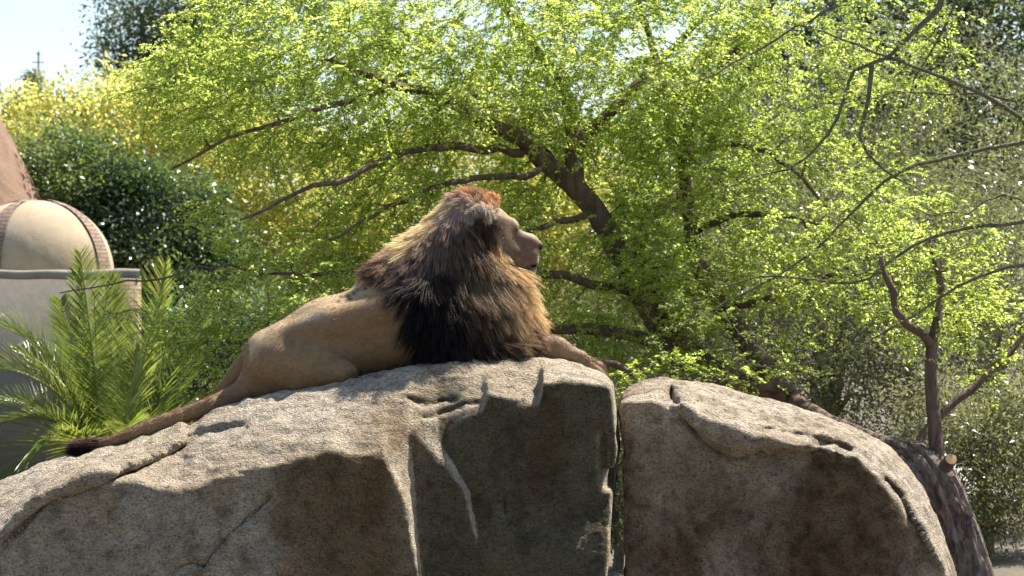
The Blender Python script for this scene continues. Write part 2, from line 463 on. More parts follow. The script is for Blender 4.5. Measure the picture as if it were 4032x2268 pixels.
PRIMS = [  # (px,py,depth,radius m) -> (px,py,depth,radius), blend
    ((272, 357, -0.02, .165), (330, 341, .00, .235), .06),      # pelvis
    ((330, 341, .00, .235), (430, 313, .06, .275), .06),        # barrel
    ((282, 340, -.13, .075), (330, 325, -.185, .085), .05),     # edge of the back above the flank
    ((330, 325, -.185, .085), (425, 297, -.16, .09), .05),
    ((280, 362, -0.14, .15), (318, 366, -0.19, .135), .05),     # near haunch
    ((318, 366, -0.19, .135), (346, 374, -0.27, .07), .04),     # near stifle
    ((265, 368, -0.05, .12), (300, 378, -0.17, .10), .05),
    ((258, 384, -0.06, .07), (300, 380, -0.16, .075), .04),
    ((336, 377, -.24, .06), (300, 386, -.22, .05), .03),
    ((268, 352, .14, .13), (258, 356, .15, .09), .04),          # far haunch
    ((258, 353, .14, .085), (213, 398, .16, .02), .025),        # fold of skin over the far thigh
    ((264, 366, .02, .10), (243, 390, -.02, .062), .035),       # tail root
    ((243, 391, -.02, .060), (213, 405, -.12, .052), .02),
    ((213, 405, -.12, .052), (180, 416.5, -.17, .046), .015),
    ((180, 416.5, -.17, .046), (150, 428, -.20, .043), .015),
    ((150, 428, -.20, .043), (107, 443, -.24, .030), .015),
    ((107, 443, -.24, .030), (82, 447.5, -.26, .034), .015),
    ((398, 296, .08, .245), (452, 245, .13, .185), .06),        # withers, crest of the neck
    ((452, 245, .13, .185), (468, 219, .14, .155), .05),
    ((430, 318, .05, .26), (480, 318, .10, .235), .06),         # shoulder
    ((470, 270, .12, .19), (494, 290, .15, .165), .05),         # throat
    ((494, 290, .15, .165), (505, 322, .15, .165), .05),        # breast
    ((505, 325, .14, .165), (512, 345, .12, .10), .05),
    ((440, 340, -.02, .15), (470, 345, -.06, .12), .05),        # near upper arm
    ((440, 352, -.16, .07), (520, 353, -.10, .06), .03),        # near forearm under the mane
    ((524, 347, .02, .088), (556, 350, .02, .074), .04),        # leading foreleg
    ((556, 350, .02, .074), (580, 360, .03, .052), .03),
    ((580, 360, .03, .052), (597, 374, .04, .033), .02),
    ((597, 373, .04, .036), (602, 379, .03, .034), .015),
    ((500, 348, .26, .08), (560, 352, .27, .06), .03),          # far foreleg
    ((560, 352, .27, .06), (598, 368, .28, .04), .03),
    ((488, 226, .14, .125), (492, 240, .15, .125), .04),        # skull
    ((497, 227, .15, .088), (507, 228.5, .175, .071), .025),        # brow
    ((500, 252, .16, .10), (508, 252, .18, .085), .03),         # cheek
    ((511, 239, .19, .066), (530, 243.5, .225, .054), .022),      # bridge of the nose
    ((530, 243.5, .225, .053), (539.5, 246, .235, .022), .015),
    ((520, 255, .20, .068), (530.5, 255, .215, .055), .02),
    ((522, 262, .20, .055), (531, 263, .21, .045), .015),       # upper lip pad
    ((506, 263, .17, .06), (530, 270.5, .205, .041), .012),    # lower jaw and chin
]
SPH = [  # ellipsoids: px,py,depth, rx,ry,rz
    ((480, 214.5, -.035), (.082, .055, .056), .02),              # near ear
    ((493, 201, .25), (.030, .03, .05), .015),                  # far ear
]
def lion_sdf():
    h = 0.0088
    lo = np.array([-2.62, -0.52, 1.15]); hi = np.array([0.62, 0.56, 2.85])
    n = ((hi - lo) / h).astype(int) + 1
    f = np.full(n, 0.3, np.float32)
    ax = [lo[i] + h * np.arange(n[i]) for i in range(3)]
    def box(a, b, m):
        i0 = np.clip(((np.minimum(a, b) - m - lo) / h).astype(int), 0, n - 1)
        i1 = np.clip(((np.maximum(a, b) + m - lo) / h).astype(int) + 2, 1, n)
        return tuple(slice(i0[k], i1[k]) for k in range(3))
    def smin_into(sl, d, k):
        g = f[sl]; hh = np.clip(0.5 + 0.5 * (d - g) / k, 0, 1)
        f[sl] = d * (1 - hh) + g * hh - k * hh * (1 - hh)
    for A, B, k in PRIMS:
        a, b = P(*A[:3]), P(*B[:3]); r0, r1 = A[3], B[3]
        sl = box(a, b, max(r0, r1) + k * 1.5 + 0.03)
        X, Y, Z = np.meshgrid(ax[0][sl[0]], ax[1][sl[1]], ax[2][sl[2]], indexing='ij')
        p = np.stack([X, Y, Z], -1) - a; ba = b - a
        t = np.clip((p @ ba) / (ba @ ba), 0, 1)
        d = np.linalg.norm(p - t[..., None] * ba, axis=-1) - (r0 + (r1 - r0) * t)
        smin_into(sl, d.astype(np.float32), k)
    def ell(c, r, sl):
        X, Y, Z = np.meshgrid(ax[0][sl[0]], ax[1][sl[1]], ax[2][sl[2]], indexing='ij')
        p = (np.stack([X, Y, Z], -1) - c) / np.array(r)
        q = np.linalg.norm(p, axis=-1)
        return ((q - 1) * min(r)).astype(np.float32)
    for C, r, k in SPH:
        c = P(*C); sl = box(c, c, max(r) + k + 0.03); smin_into(sl, ell(c, r, sl), k)
    def carve(C, r, k):
        c = P(*C); sl = box(c, c, max(r) + k + 0.03)
        f[sl] = smax(f[sl], -ell(c, r, sl), k)
    carve((481, 223, -.095), (.050, .045, .040), .015)           # hollow of the ear
    carve((519, 229.0, .115), (.015, .06, .009), .008)         # eye socket
    carve((534, 266.2, .19), (.034, .07, .004), .005)           # mouth
    carve((541, 252, .235), (.008, .05, .008), .006)             # between nose and lip
    return surf_nets(f, lo, h)

def lion_colour(v, px, py):
    lo = fbm(v, 4, 3, 91); fi = fbm(v, 30, 2, 92)
    tawny = np.array([.25, .158, .082]); buff = np.array([.56, .41, .24]); dark = np.array([.05, .03, .02])
    c = tawny[None] * (1 + 0.15 * lo[:, None] + 0.14 * fi[:, None])
    def mixin(col, wt):
        nonlocal c
        wt = np.clip(wt, 0, 1)[:, None]; c = c * (1 - wt) + np.array(col) * wt
    # sunlight painted as a paler band along the spine, greyer bald patch on the hip
    top = interp(px, [(250, 346), (264, 330), (286, 314), (314, 304), (346, 290), (374, 280), (400, 262)])
    mixin(buff, .8 * (1 - sstep(4, 22, py - top)) * (px < 400) * (px > 250))
    mixin((.50, .43, .36), .85 * np.exp(-((px - 316) / 9) ** 2 - ((py - 317) / 4.5) ** 2) * (0.7 + .6 * lo))
    # dark spot between thigh and belly, dark belly hair
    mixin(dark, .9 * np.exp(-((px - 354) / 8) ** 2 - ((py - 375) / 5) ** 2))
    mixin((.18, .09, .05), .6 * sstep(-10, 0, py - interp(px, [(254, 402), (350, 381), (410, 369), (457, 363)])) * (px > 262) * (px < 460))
    # moles on the back
    for (mx, my, mr) in [(341, 297, 2.4), (348, 296, 2.6), (354, 293, 2.4), (358, 290, 1.8), (365, 288.5, 2.4), (350, 299, 2.2), (339, 302, 2.0), (371, 286, 1.6)]:
        mixin((.045, .03, .02), .93 * np.exp(-((px - mx) / mr) ** 2 - ((py - my) / (mr * .8)) ** 2))
    # tail darkens to the tuft
    mixin((.16, .085, .045), .8 * (1 - sstep(95, 150, px)) )
    mixin((.03, .02, .018), (1 - sstep(92, 104, px)))
    # skin under the mane
    mn = mane_mask(px, py)
    dk = mane_colour(px, py, np.zeros(len(px)))
    mixin((0, 0, 0), 0 * mn); c = c * (1 - mn[:, None]) + (dk * .55) * mn[:, None]
    # face
    fc = sstep(499, 505, px - 0.12 * (py - 240)) * (py > 205) * (py < 285)
    c = c * (1 - fc[:, None]) + fc[:, None] * np.array([.145, .095, .058]) * (1 + .35 * fi[:, None])
    mixin((.40, .28, .15), fc * .85 * (1 - sstep(1.5, 5, py - interp(px, [(500, 214), (513, 217), (519, 227), (531, 234), (543, 241)]))))  # sunlight painted along the forehead and bridge of the nose
    mixin((.70, .65, .58), .8 * sstep(536, 540, px) * sstep(254, 258, py) * fc)
    mixin((.62, .54, .44), .8 * sstep(528, 533, px) * sstep(270, 273, py) * fc)
    mixin((.02, .014, .012), .97 * np.exp(-((px - 541.5) / 4.0) ** 2 - ((py - 248.5) / 4.2) ** 2) * 1.4)
    mixin((.03, .02, .016), .9 * np.exp(-((py - 266.5 - (534 - px) * .3) / 2.2) ** 2) * sstep(521, 525, px) * (1 - sstep(536, 541, px)))
    mixin((.03, .022, .018), .95 * np.exp(-((px - 517) / 2.2) ** 2 - ((py - 229) / 2.2) ** 2))
    for k in range(4):   # whisker rows
        mixin((.12, .07, .045), .55 * fc * np.exp(-((py - (252 + 3.2 * k) + (px - 520) * .25) / .9) ** 2) * sstep(519, 523, px) * (1 - sstep(532, 536, px)))
    mixin((.34, .28, .22), 1.3 * np.exp(-((px - 480) / 13) ** 2 - ((py - 210) / 6) ** 2))
    mixin((.035, .025, .02), np.exp(-((px - 482) / 10) ** 2 - ((py - 227) / 8) ** 2) * 1.2)
    return np.clip(c, 0.005, 1)

def mane_mask(px, py):
    rear = interp(py, [(180, 440), (200, 436), (230, 400), (255, 382), (276, 362), (284, 388), (300, 402), (320, 409), (340, 416), (365, 424)])
    front = interp(py, [(180, 506), (205, 499), (220, 497), (240, 499), (258, 508), (270, 519), (280, 530), (300, 533), (330, 540), (345, 543), (350, 541), (365, 540)])
    return sstep(-3, 7, px - rear) * (1 - sstep(-3, 3, px - front)) * (1 - sstep(364, 374, py))

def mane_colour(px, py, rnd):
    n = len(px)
    pts = np.array([  # px, py, r, g, b, reach; sunlight on the crest painted in as blond
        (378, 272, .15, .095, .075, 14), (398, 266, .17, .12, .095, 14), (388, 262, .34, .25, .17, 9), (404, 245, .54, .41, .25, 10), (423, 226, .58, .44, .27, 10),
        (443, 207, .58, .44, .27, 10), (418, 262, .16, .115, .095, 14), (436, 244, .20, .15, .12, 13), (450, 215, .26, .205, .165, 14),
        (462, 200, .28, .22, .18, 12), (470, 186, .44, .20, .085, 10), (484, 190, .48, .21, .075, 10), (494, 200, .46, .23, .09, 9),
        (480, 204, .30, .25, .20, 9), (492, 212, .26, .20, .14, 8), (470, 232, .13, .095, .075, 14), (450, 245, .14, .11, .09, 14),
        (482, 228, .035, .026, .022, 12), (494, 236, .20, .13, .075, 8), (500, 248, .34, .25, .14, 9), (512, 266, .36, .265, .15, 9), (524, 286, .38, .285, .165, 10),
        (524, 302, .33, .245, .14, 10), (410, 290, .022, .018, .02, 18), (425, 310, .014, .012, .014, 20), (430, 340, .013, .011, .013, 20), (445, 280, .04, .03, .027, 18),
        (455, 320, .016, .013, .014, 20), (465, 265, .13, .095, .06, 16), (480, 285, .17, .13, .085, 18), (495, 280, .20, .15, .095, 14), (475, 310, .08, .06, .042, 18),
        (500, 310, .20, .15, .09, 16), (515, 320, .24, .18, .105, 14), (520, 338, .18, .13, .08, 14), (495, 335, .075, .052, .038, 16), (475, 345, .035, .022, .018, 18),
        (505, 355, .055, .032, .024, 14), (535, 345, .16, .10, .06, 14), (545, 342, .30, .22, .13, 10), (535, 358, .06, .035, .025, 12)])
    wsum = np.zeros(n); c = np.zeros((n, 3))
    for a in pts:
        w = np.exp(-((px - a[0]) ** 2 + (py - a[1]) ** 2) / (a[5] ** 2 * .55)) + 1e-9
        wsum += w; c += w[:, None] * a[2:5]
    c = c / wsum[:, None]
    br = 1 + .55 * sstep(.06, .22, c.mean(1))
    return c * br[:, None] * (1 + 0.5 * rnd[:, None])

def strands(roots, dirs, nrm, length, width, col, droop, curl, nseg=4, seed=0, tipcol=None, clump=None):
    """tapered ribbons; returns verts, faces, colours"""
    g = np.random.default_rng(seed); n = len(roots)
    side = np.cross(dirs, g.normal(size=(n, 3))); side /= np.linalg.norm(side, axis=1, keepdims=True) + 1e-9
    t = np.linspace(0, 1, nseg + 1)
    ph = g.uniform(0, 6.28, n); V = []; C = []
    bend = np.cross(dirs, side)
    for i, tt in enumerate(t):
        c = roots + dirs * (length * tt)[:, None] + np.array([0, 0, -1.0]) * (droop * length * tt * tt)[:, None]
        c = c + bend * (curl * length * np.sin(ph + 4.0 * tt) * tt)[:, None]
        if clump is not None: c = c + (clump - c) * (0.75 * tt ** 1.5)
        wd = width * (1 - 0.85 * tt)
        V.append(c - side * wd[:, None] * .5); V.append(c + side * wd[:, None] * .5)
        cc = col if tipcol is None else col * (1 - tt) + tipcol * tt
        C.append(cc); C.append(cc)
    V = np.stack(V, 1).reshape(-1, 3); C = np.stack(C, 1).reshape(-1, 3)
    b = (np.arange(n) * (2 * (nseg + 1)))[:, None]
    F = np.concatenate([b + np.array([[2 * i, 2 * i + 1, 2 * i + 3, 2 * i + 2]]) for i in range(nseg)])
    return V, F, C

def sample_surface(v, q, wt, n, g):
    tri = np.concatenate([q[:, [0, 1, 2]], q[:, [0, 2, 3]]])
    a = np.linalg.norm(np.cross(v[tri[:, 1]] - v[tri[:, 0]], v[tri[:, 2]] - v[tri[:, 0]]), axis=1) * wt[tri].mean(1)
    i = g.choice(len(tri), n, p=a / a.sum()); u = g.random((n, 2)); su = np.sqrt(u[:, :1])
    b = np.concatenate([1 - su, su * (1 - u[:, 1:]), su * u[:, 1:]], 1)
    return (v[tri[i]] * b[..., None]).sum(1), tri[i], b

def nrmz(a): return a / (np.linalg.norm(a, axis=-1, keepdims=True) + 1e-9)

def make_lion():
    root = thing('lion', tuple(P(430, 372, 0.0)), 'male lion with dark mane lying on the long boulder, head raised, looking away', 'lion')
    v, q = lion_sdf()
    # relax the voxel stairs a little
    for _ in range(2):
        acc = np.zeros_like(v); cnt = np.zeros(len(v))
        for k in range(4):
            np.add.at(acc, q[:, k], v[q[:, (k + 1) % 4]]); np.add.at(cnt, q[:, k], 1)
            np.add.at(acc, q[:, k], v[q[:, (k - 1) % 4]]); np.add.at(cnt, q[:, k], 1)
        v = v * .5 + .5 * acc / cnt[:, None]
    n = vert_normals(v, q)
    px, py = unP(v)
    v = v + n * (0.006 * fbm(v, 6, 2, 5))[:, None]
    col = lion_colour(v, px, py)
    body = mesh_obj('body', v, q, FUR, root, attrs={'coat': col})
    g = np.random.default_rng(3)
    mm = mane_mask(px, py)
    # --- short coat
    wt = np.clip(1 - mm, 0, 1) * (1 + .6 * sstep(499, 505, px) * (py < 285) - .9 * sstep(534, 538, px) * (py < 262)) + 1e-4
    N1 = 52000
    p, tri, b = sample_surface(v, q, wt, N1, g)
    nn = nrmz((n[tri] * b[..., None]).sum(1)); cc = (col[tri] * b[..., None]).sum(1)
    ppx, ppy = unP(p)
    flow = np.stack([-np.ones(N1), np.zeros(N1), -.45 * np.ones(N1)], 1)
    flow[ppx > 540] = (1, 0, -.4)
    flow[(ppx > 495) & (ppy < 285)] = (-.8, 0, -.6)
    flow = flow - nn * (flow * nn).sum(1, keepdims=True)
    d = nrmz(nrmz(flow) + nn * g.uniform(.12, .5, (N1, 1)) + g.normal(size=(N1, 3)) * .22)
    L = g.uniform(.010, .020, N1)
    L[ppy > interp(ppx, [(254, 394), (350, 373), (410, 361), (457, 356)])] *= 1.8
    L = np.where((ppx > 505) & (ppy < 285), L * .5, L)
    jit = 1 + g.normal(size=(N1, 1)) * .22
    V, F, C = strands(p - nn * .002, d, nn, L, np.full(N1, .0028), np.clip(cc * jit, .004, 1), .15, .05, 2, 11)
    coat = mesh_obj('coat', V, F, FUR, root, smooth=False, attrs={'coat': C}); coat['kind'] = 'stuff'
    # --- mane: locks, each a bundle of strands drawn towards one tip
    NL = 5200
    p, tri, b = sample_surface(v, q, mm * (1 - 1.0 * np.clip(1.6 * np.exp(-((px - 481) / 15) ** 2 - ((py - 217) / 11) ** 2), 0, 1)) + 1e-6, NL, g)
    nn = nrmz((n[tri] * b[..., None]).sum(1)); lx, ly = unP(p)
    fx = interp(lx, [(365, -.95), (400, -.65), (430, -.25), (460, .12), (490, .42), (520, .62), (550, .7)])
    fx = np.where(ly < 215, interp(lx, [(430, -.9), (455, -.5), (475, -.2), (500, .1)]), fx)
    flow = np.stack([fx, np.zeros(NL), -np.ones(NL)], 1)
    # crest and crown: hair stands up and leans back
    crown = (1 - sstep(6, 20, ly - interp(lx, [(360, 276), (401, 234), (449, 193), (469, 186), (500, 204)]))) * (ly < 285)
    flow = flow * (1 - crown[:, None]) + crown[:, None] * np.stack([-.6 + 0 * fx, 0 * fx, .35 + 0 * fx], 1)
    flow = flow - nn * (flow * nn).sum(1, keepdims=True)
    lift = .28 + .35 * crown + .25 * g.random(NL)
    d = nrmz(nrmz(flow) + nn * lift[:, None] + g.normal(size=(NL, 3)) * .16)
    L = g.uniform(.09, .19, NL)
    L = L * interp(ly, [(185, .40), (215, .38), (238, .55), (280, 1.0), (340, .9), (362, .5)])
    L = np.where(lx < 400, L * .55, L)
    L = np.where((lx > 493) & (ly < 262), L * .55, L)
    L = np.where(ly > 350, L * .6, L)
    L = np.where((lx > 520) & (ly > 325), L * .55, L)
    tip = p + d * L[:, None] + np.array([0, 0, -1.0]) * (.25 * L)[:, None]
    tip[:, 2] = np.maximum(tip[:, 2], CAM_Z - (361 - 288) / 175 + .01)
    per = 13; M = NL * per
    rep = np.repeat(np.arange(NL), per)
    ta = nrmz(np.cross(nn, g.normal(size=(NL, 3))))[rep]; tb = np.cross(nn[rep], ta)
    rr = .020 * np.sqrt(g.random((M, 1))); an = g.uniform(0, 6.283, (M, 1))
    roots = p[rep] + (ta * np.cos(an) + tb * np.sin(an)) * rr - nn[rep] * .006
    dd = nrmz(d[rep] + g.normal(size=(M, 3)) * .13)
    rn = np.repeat(g.normal(size=NL) * .45, per) + g.normal(size=M) * .3
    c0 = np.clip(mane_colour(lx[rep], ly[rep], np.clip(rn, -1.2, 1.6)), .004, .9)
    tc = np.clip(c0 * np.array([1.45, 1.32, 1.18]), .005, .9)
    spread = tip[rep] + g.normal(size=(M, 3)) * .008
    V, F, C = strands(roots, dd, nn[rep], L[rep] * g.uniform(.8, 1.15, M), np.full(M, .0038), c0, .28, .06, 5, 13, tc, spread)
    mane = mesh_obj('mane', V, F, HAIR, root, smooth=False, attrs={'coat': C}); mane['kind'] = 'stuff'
    mane['label'] = 'thick mane, blond round the face, black over the shoulder'
    # --- reddish topknot
    K = 1500
    cx = g.choice([462, 470, 476, 482, 488, 495], K, p=[.12, .22, .22, .2, .12, .12])
    base = {462: 196, 470: 193, 476: 194, 482: 197, 488: 201, 495: 205}
    by = np.array([base[c] for c in cx]) + g.uniform(0, 4, K)
    dep = g.uniform(.06, .24, K)
    pr = np.stack([P(a + g.normal() * 2.2, bb, dp) for a, bb, dp in zip(cx, by, dep)])
    dirs = nrmz(np.stack([-.25 + .25 * g.normal(size=K) + (cx - 478) * .006, .2 * g.normal(size=K), 1 + 0 * by], 1))
    ln = np.where(cx > 490, .05, .085) * g.uniform(.6, 1.1, K)
    cr = np.array([.42, .235, .12]) * (1 + .35 * g.normal(size=(K, 1)))
    V, F, C = strands(pr, dirs, dirs, ln, np.full(K, .0035), np.clip(cr, .03, .9), .35, .12, 4, 17)
    mesh_obj('topknot', V, F, HAIR, root, smooth=False, attrs={'coat': C})['kind'] = 'stuff'
    # --- ear rim hair, grey
    K = 2200; a = g.uniform(-.3, 3.6, K)
    ex = 478 + 12.5 * np.cos(a) * g.uniform(.5, 1, K); ey = 214.5 - 8.5 * np.sin(a) * g.uniform(.5, 1, K)
    pr = np.stack([P(x_, y_, g.uniform(-.10, -.06)) for x_, y_ in zip(ex, ey)])
    dirs = nrmz(np.stack([.25 * g.normal(size=K) + .15, -.5 + .3 * g.normal(size=K), -1 + .5 * np.sin(a)], 1))
    cr = np.array([.40, .33, .26]) * (1 + .3 * g.normal(size=(K, 1)))
    V, F, C = strands(pr, dirs, dirs, g.uniform(.02, .05, K), np.full(K, .003), np.clip(cr, .03, .9), .3, .1, 3, 19)
    mesh_obj('ear_hair', V, F, HAIR, root, smooth=False, attrs={'coat': C})['kind'] = 'stuff'
    # --- tail tuft
    K = 4200; t = g.random(K)
    c0 = np.stack([P(100 - 24 * a_, 444.5 + 4.5 * a_, -.25 - .01 * a_) for a_ in t])
    off = nrmz(g.normal(size=(K, 3))) * .034
    dirs = nrmz(np.array([-.9, 0, -.15]) + off * 20 + np.stack([0 * t, 0 * t, .25 * t], 1))
    up = np.clip(off[:, 2] / .034, 0, 1)[:, None]
    cr = (np.array([.02, .014, .014]) * (1 - up) + up * np.array([.17, .085, .07])) * (1 + .3 * g.normal(size=(K, 1)))
    V, F, C = strands(c0 + off * .6, dirs, dirs, g.uniform(.035, .07, K), np.full(K, .004), np.clip(cr, .006, .9), .15, .15, 3, 23)
    mesh_obj('tail_tuft', V, F, HAIR, root, smooth=False, attrs={'coat': C})['kind'] = 'stuff'
    # --- eye
    m, nt, bb = mat_new('lion_eye'); bb.inputs['Base Color'].default_value = (.10, .045, .01, 1); bb.inputs['Roughness'].default_value = .08
    c = P(516.6, 229.3, .135); u = np.linspace(0, np.pi, 9); w_ = np.linspace(0, 2 * np.pi, 13)[:-1]
    ev = np.array([[math.sin(a) * math.cos(b_), math.sin(a) * math.sin(b_), math.cos(a)] for a in u for b_ in w_]) * .012 + c
    ef = np.array([[i * 12 + j, i * 12 + (j + 1) % 12, (i + 1) * 12 + (j + 1) % 12, (i + 1) * 12 + j] for i in range(8) for j in range(12)])
    mesh_obj('eye', ev, ef, m, root)
    return root
make_lion()
# ------------------------------------------------------------------ building with dome and cone
def revolve(prof, nseg, c, a0=0.0, a1=2 * math.pi, jit=0.0, seed=0):
    """prof: (r,z) pairs bottom to top; returns verts, quads"""
    prof = np.array(prof); full = abs(a1 - a0 - 2 * math.pi) < 1e-6
    an = np.linspace(a0, a1, nseg + 1)[:-1] if full else np.linspace(a0, a1, nseg + 1)
    k = len(an)
    v = np.stack([np.stack([c[0] + r * np.sin(an), c[1] - r * np.cos(an), c[2] + z + 0 * an], 1) for r, z in prof]).reshape(-1, 3)
    q = []
    for i in range(len(prof) - 1):
        for j in range(k if full else k - 1):
            j2 = (j + 1) % k
            q.append((i * k + j, i * k + j2, (i + 1) * k + j2, (i + 1) * k + j))
    return v, np.array(q)

def plaster(name, c0, c1, c2, sc=2.0, bump=0.4, vert=1.0):
    m, nt, b = mat_new(name)
    tc = N(nt, 'ShaderNodeTexCoord'); mp = N(nt, 'ShaderNodeMapping'); mp.inputs['Scale'].default_value = (1, 1, vert)
    nt.links.new(tc.outputs['Object'], mp.inputs[0])
    n1 = N(nt, 'ShaderNodeTexNoise', Scale=sc, Detail=7.0, Roughness=.62, Distortion=.5); nt.links.new(mp.outputs[0], n1.inputs['Vector'])
    n2 = N(nt, 'ShaderNodeTexNoise', Scale=sc * 14, Detail=5.0, Roughness=.7); nt.links.new(tc.outputs['Object'], n2.inputs['Vector'])
    ma = N(nt, 'ShaderNodeMath', operation='MULTIPLY_ADD'); nt.links.new(n2.outputs[0], ma.inputs[0]); ma.inputs[1].default_value = .35; nt.links.new(n1.outputs[0], ma.inputs[2])
    r = ramp(nt, [(.45, c0), (.66, c1), (.85, c2)], ma.outputs[0]); nt.links.new(r.outputs[0], b.inputs['Base Color'])
    b.inputs['Roughness'].default_value = .93
    bp = N(nt, 'ShaderNodeBump', Strength=bump, Distance=.03); nt.links.new(ma.outputs[0], bp.inputs['Height']); nt.links.new(bp.outputs[0], b.inputs['Normal'])
    return m

def brick_mat(name, axis):
    m, nt, b = mat_new(name)
    tc = N(nt, 'ShaderNodeTexCoord'); sp = N(nt, 'ShaderNodeSeparateXYZ'); nt.links.new(tc.outputs['Object'], sp.inputs[0])
    cb = N(nt, 'ShaderNodeCombineXYZ'); nt.links.new(sp.outputs[axis], cb.inputs[0]); nt.links.new(sp.outputs[2], cb.inputs[1])
    br = N(nt, 'ShaderNodeTexBrick', Scale=1.0); nt.links.new(cb.outputs[0], br.inputs['Vector'])
    br.inputs['Brick Width'].default_value = .11; br.inputs['Row Height'].default_value = .042; br.inputs['Mortar Size'].default_value = .006
    br.inputs['Color1'].default_value = (.30, .20, .14, 1); br.inputs['Color2'].default_value = (.24, .165, .12, 1); br.inputs['Mortar'].default_value = (.14, .11, .09, 1)
    nt.links.new(br.outputs['Color'], b.inputs['Base Color']); b.inputs['Roughness'].default_value = .95
    bp = N(nt, 'ShaderNodeBump', Strength=.7, Distance=.012, invert=True); nt.links.new(br.outputs['Fac'], bp.inputs['Height']); nt.links.new(bp.outputs[0], b.inputs['Normal'])
    return m

def box_mesh(lo, hi):
    x0, y0, z0 = lo; x1, y1, z1 = hi
    v = np.array([(x0, y0, z0), (x1, y0, z0), (x1, y1, z0), (x0, y1, z0), (x0, y0, z1), (x1, y0, z1), (x1, y1, z1), (x0, y1, z1)], float)
    q = np.array([(0, 3, 2, 1), (4, 5, 6, 7), (0, 1, 5, 4), (1, 2, 6, 5), (2, 3, 7, 6), (3, 0, 4, 7)])
    return v, q

def make_building():
    Y0 = 11.0                                    # face of the wall
    WALL = plaster('lime_wash', (.12, .107, .088), (.16, .145, .12), (.20, .182, .152), 1.2, .3, .6)
    DOME = plaster('buff_plaster', (.30, .21, .13), (.40, .31, .20), (.46, .37, .25), 1.6, .25)
    MUD = plaster('brown_adobe', (.15, .085, .052), (.22, .135, .085), (.28, .18, .12), 2.6, .9)
    CAP = plaster('coping_plaster', (.20, .175, .14), (.26, .235, .19), (.31, .28, .235), 3.0, .3)
    top = P(0, 276, Y0)[2]; xr = P(134, 300, Y0)[0]; xl = -7.5
    ctr = np.array([P(35, 272, Y0 + 1.15)[0], Y0 + 1.15, top])
    root = thing('domed_hut', (ctr[0], Y0 + 1.0, 0), 'pale plastered hut with brick-ribbed dome behind the palm', 'building')
    v, q = box_mesh((xl, Y0, -.05), (xr - .17, Y0 + .30, top))
    mesh_obj('wall', v, q, WALL, root, smooth=False)
    v, q = box_mesh((xl + .1, Y0 + .30, -.05), (P(104, 300, Y0)[0], Y0 + 2.4, top - .01))
    mesh_obj('back_room', v, q, WALL, root, smooth=False)
    # brick pilaster at the corner, set proud
    v, q = box_mesh((xr - .17, Y0 - .05, -.05), (xr + .02, Y0 + .36, top - .03))
    mesh_obj('pilaster', v, q, brick_mat('pilaster_brick', 0), root, smooth=False)
    # rounded, uneven coping
    n = 60; xs = np.linspace(xl, xr + .06, n); prof = [(-.006, -.06), (-.016, -.02), (-.014, .015), (.02, .035), (.12, .035), (.14, -.035)]
    vv = np.array([[x, Y0 + a, top + .03 + b + .008 * math.sin(3.1 * x + a * 9) + .006 * math.sin(9 * x)] for x in xs for a, b in prof])
    k = len(prof); qq = [(i * k + j, i * k + (j + 1) % k, (i + 1) * k + (j + 1) % k, (i + 1) * k + j) for i in range(n - 1) for j in range(k)]
    mesh_obj('coping', vv, np.array(qq)[:, ::-1], CAP, root)
    # dome
    rd = .835
    pr = [(rd * math.cos(t) ** .93 if t < 1.57 else 0.001, rd * .98 * math.sin(t)) for t in np.linspace(0, math.pi / 2, 22)]
    v, q = revolve(pr, 56, ctr)
    v += nrmz(v - ctr) * (.012 * fbm(v, 2.5, 2, 3))[:, None]
    dome = mesh_obj('dome', v, q, DOME, root)
    BR = brick_mat('rib_brick', 0)
    for ang in (-.40, 1.25, -1.9, 2.9):
        v, q = revolve([(r * 1.0 + .012, z * 1.0 + .012) for r, z in pr[:-2]], 5, ctr, ang - .15, ang + .15)
        # ribs narrow towards the crown less than the dome does
        mesh_obj('rib', v, q, BR, dome)
    # adobe cone tower behind
    Yc = Y0 + 3.6; s = (Yc - CAM_Y) / FPX
    tip = 2.2 + (288 - 20) * s
    x_at = lambda py: (interp(py, [(20, -62), (60, -38), (122, 1), (150, 17), (197, 40), (260, 66), (400, 120), (480, 140)]) - 512) * s
    cx = (-62 - 512) * s - .12
    pr2 = [(x_at(py) - cx, 2.2 + (288 - py) * s) for py in (535, 480, 400, 330, 260, 230, 197, 170, 150, 122, 90, 60, 40, 20)]
    pr2 = [(max(r, .02), z) for r, z in pr2]
    v, q = revolve(pr2, 64, np.array([cx, Yc, 0.0]))
    d = v - np.array([cx, Yc, 0]); d[:, 2] = 0
    v = v + nrmz(d) * (.05 * fbm(v, 2.0, 3, 8) + .02 * fbm(v, 9, 2, 9))[:, None]
    o = mesh_obj('adobe_cone', v, q, MUD); tag(o, 'rough brown adobe cone tower rising behind the dome', 'tower')
make_building()

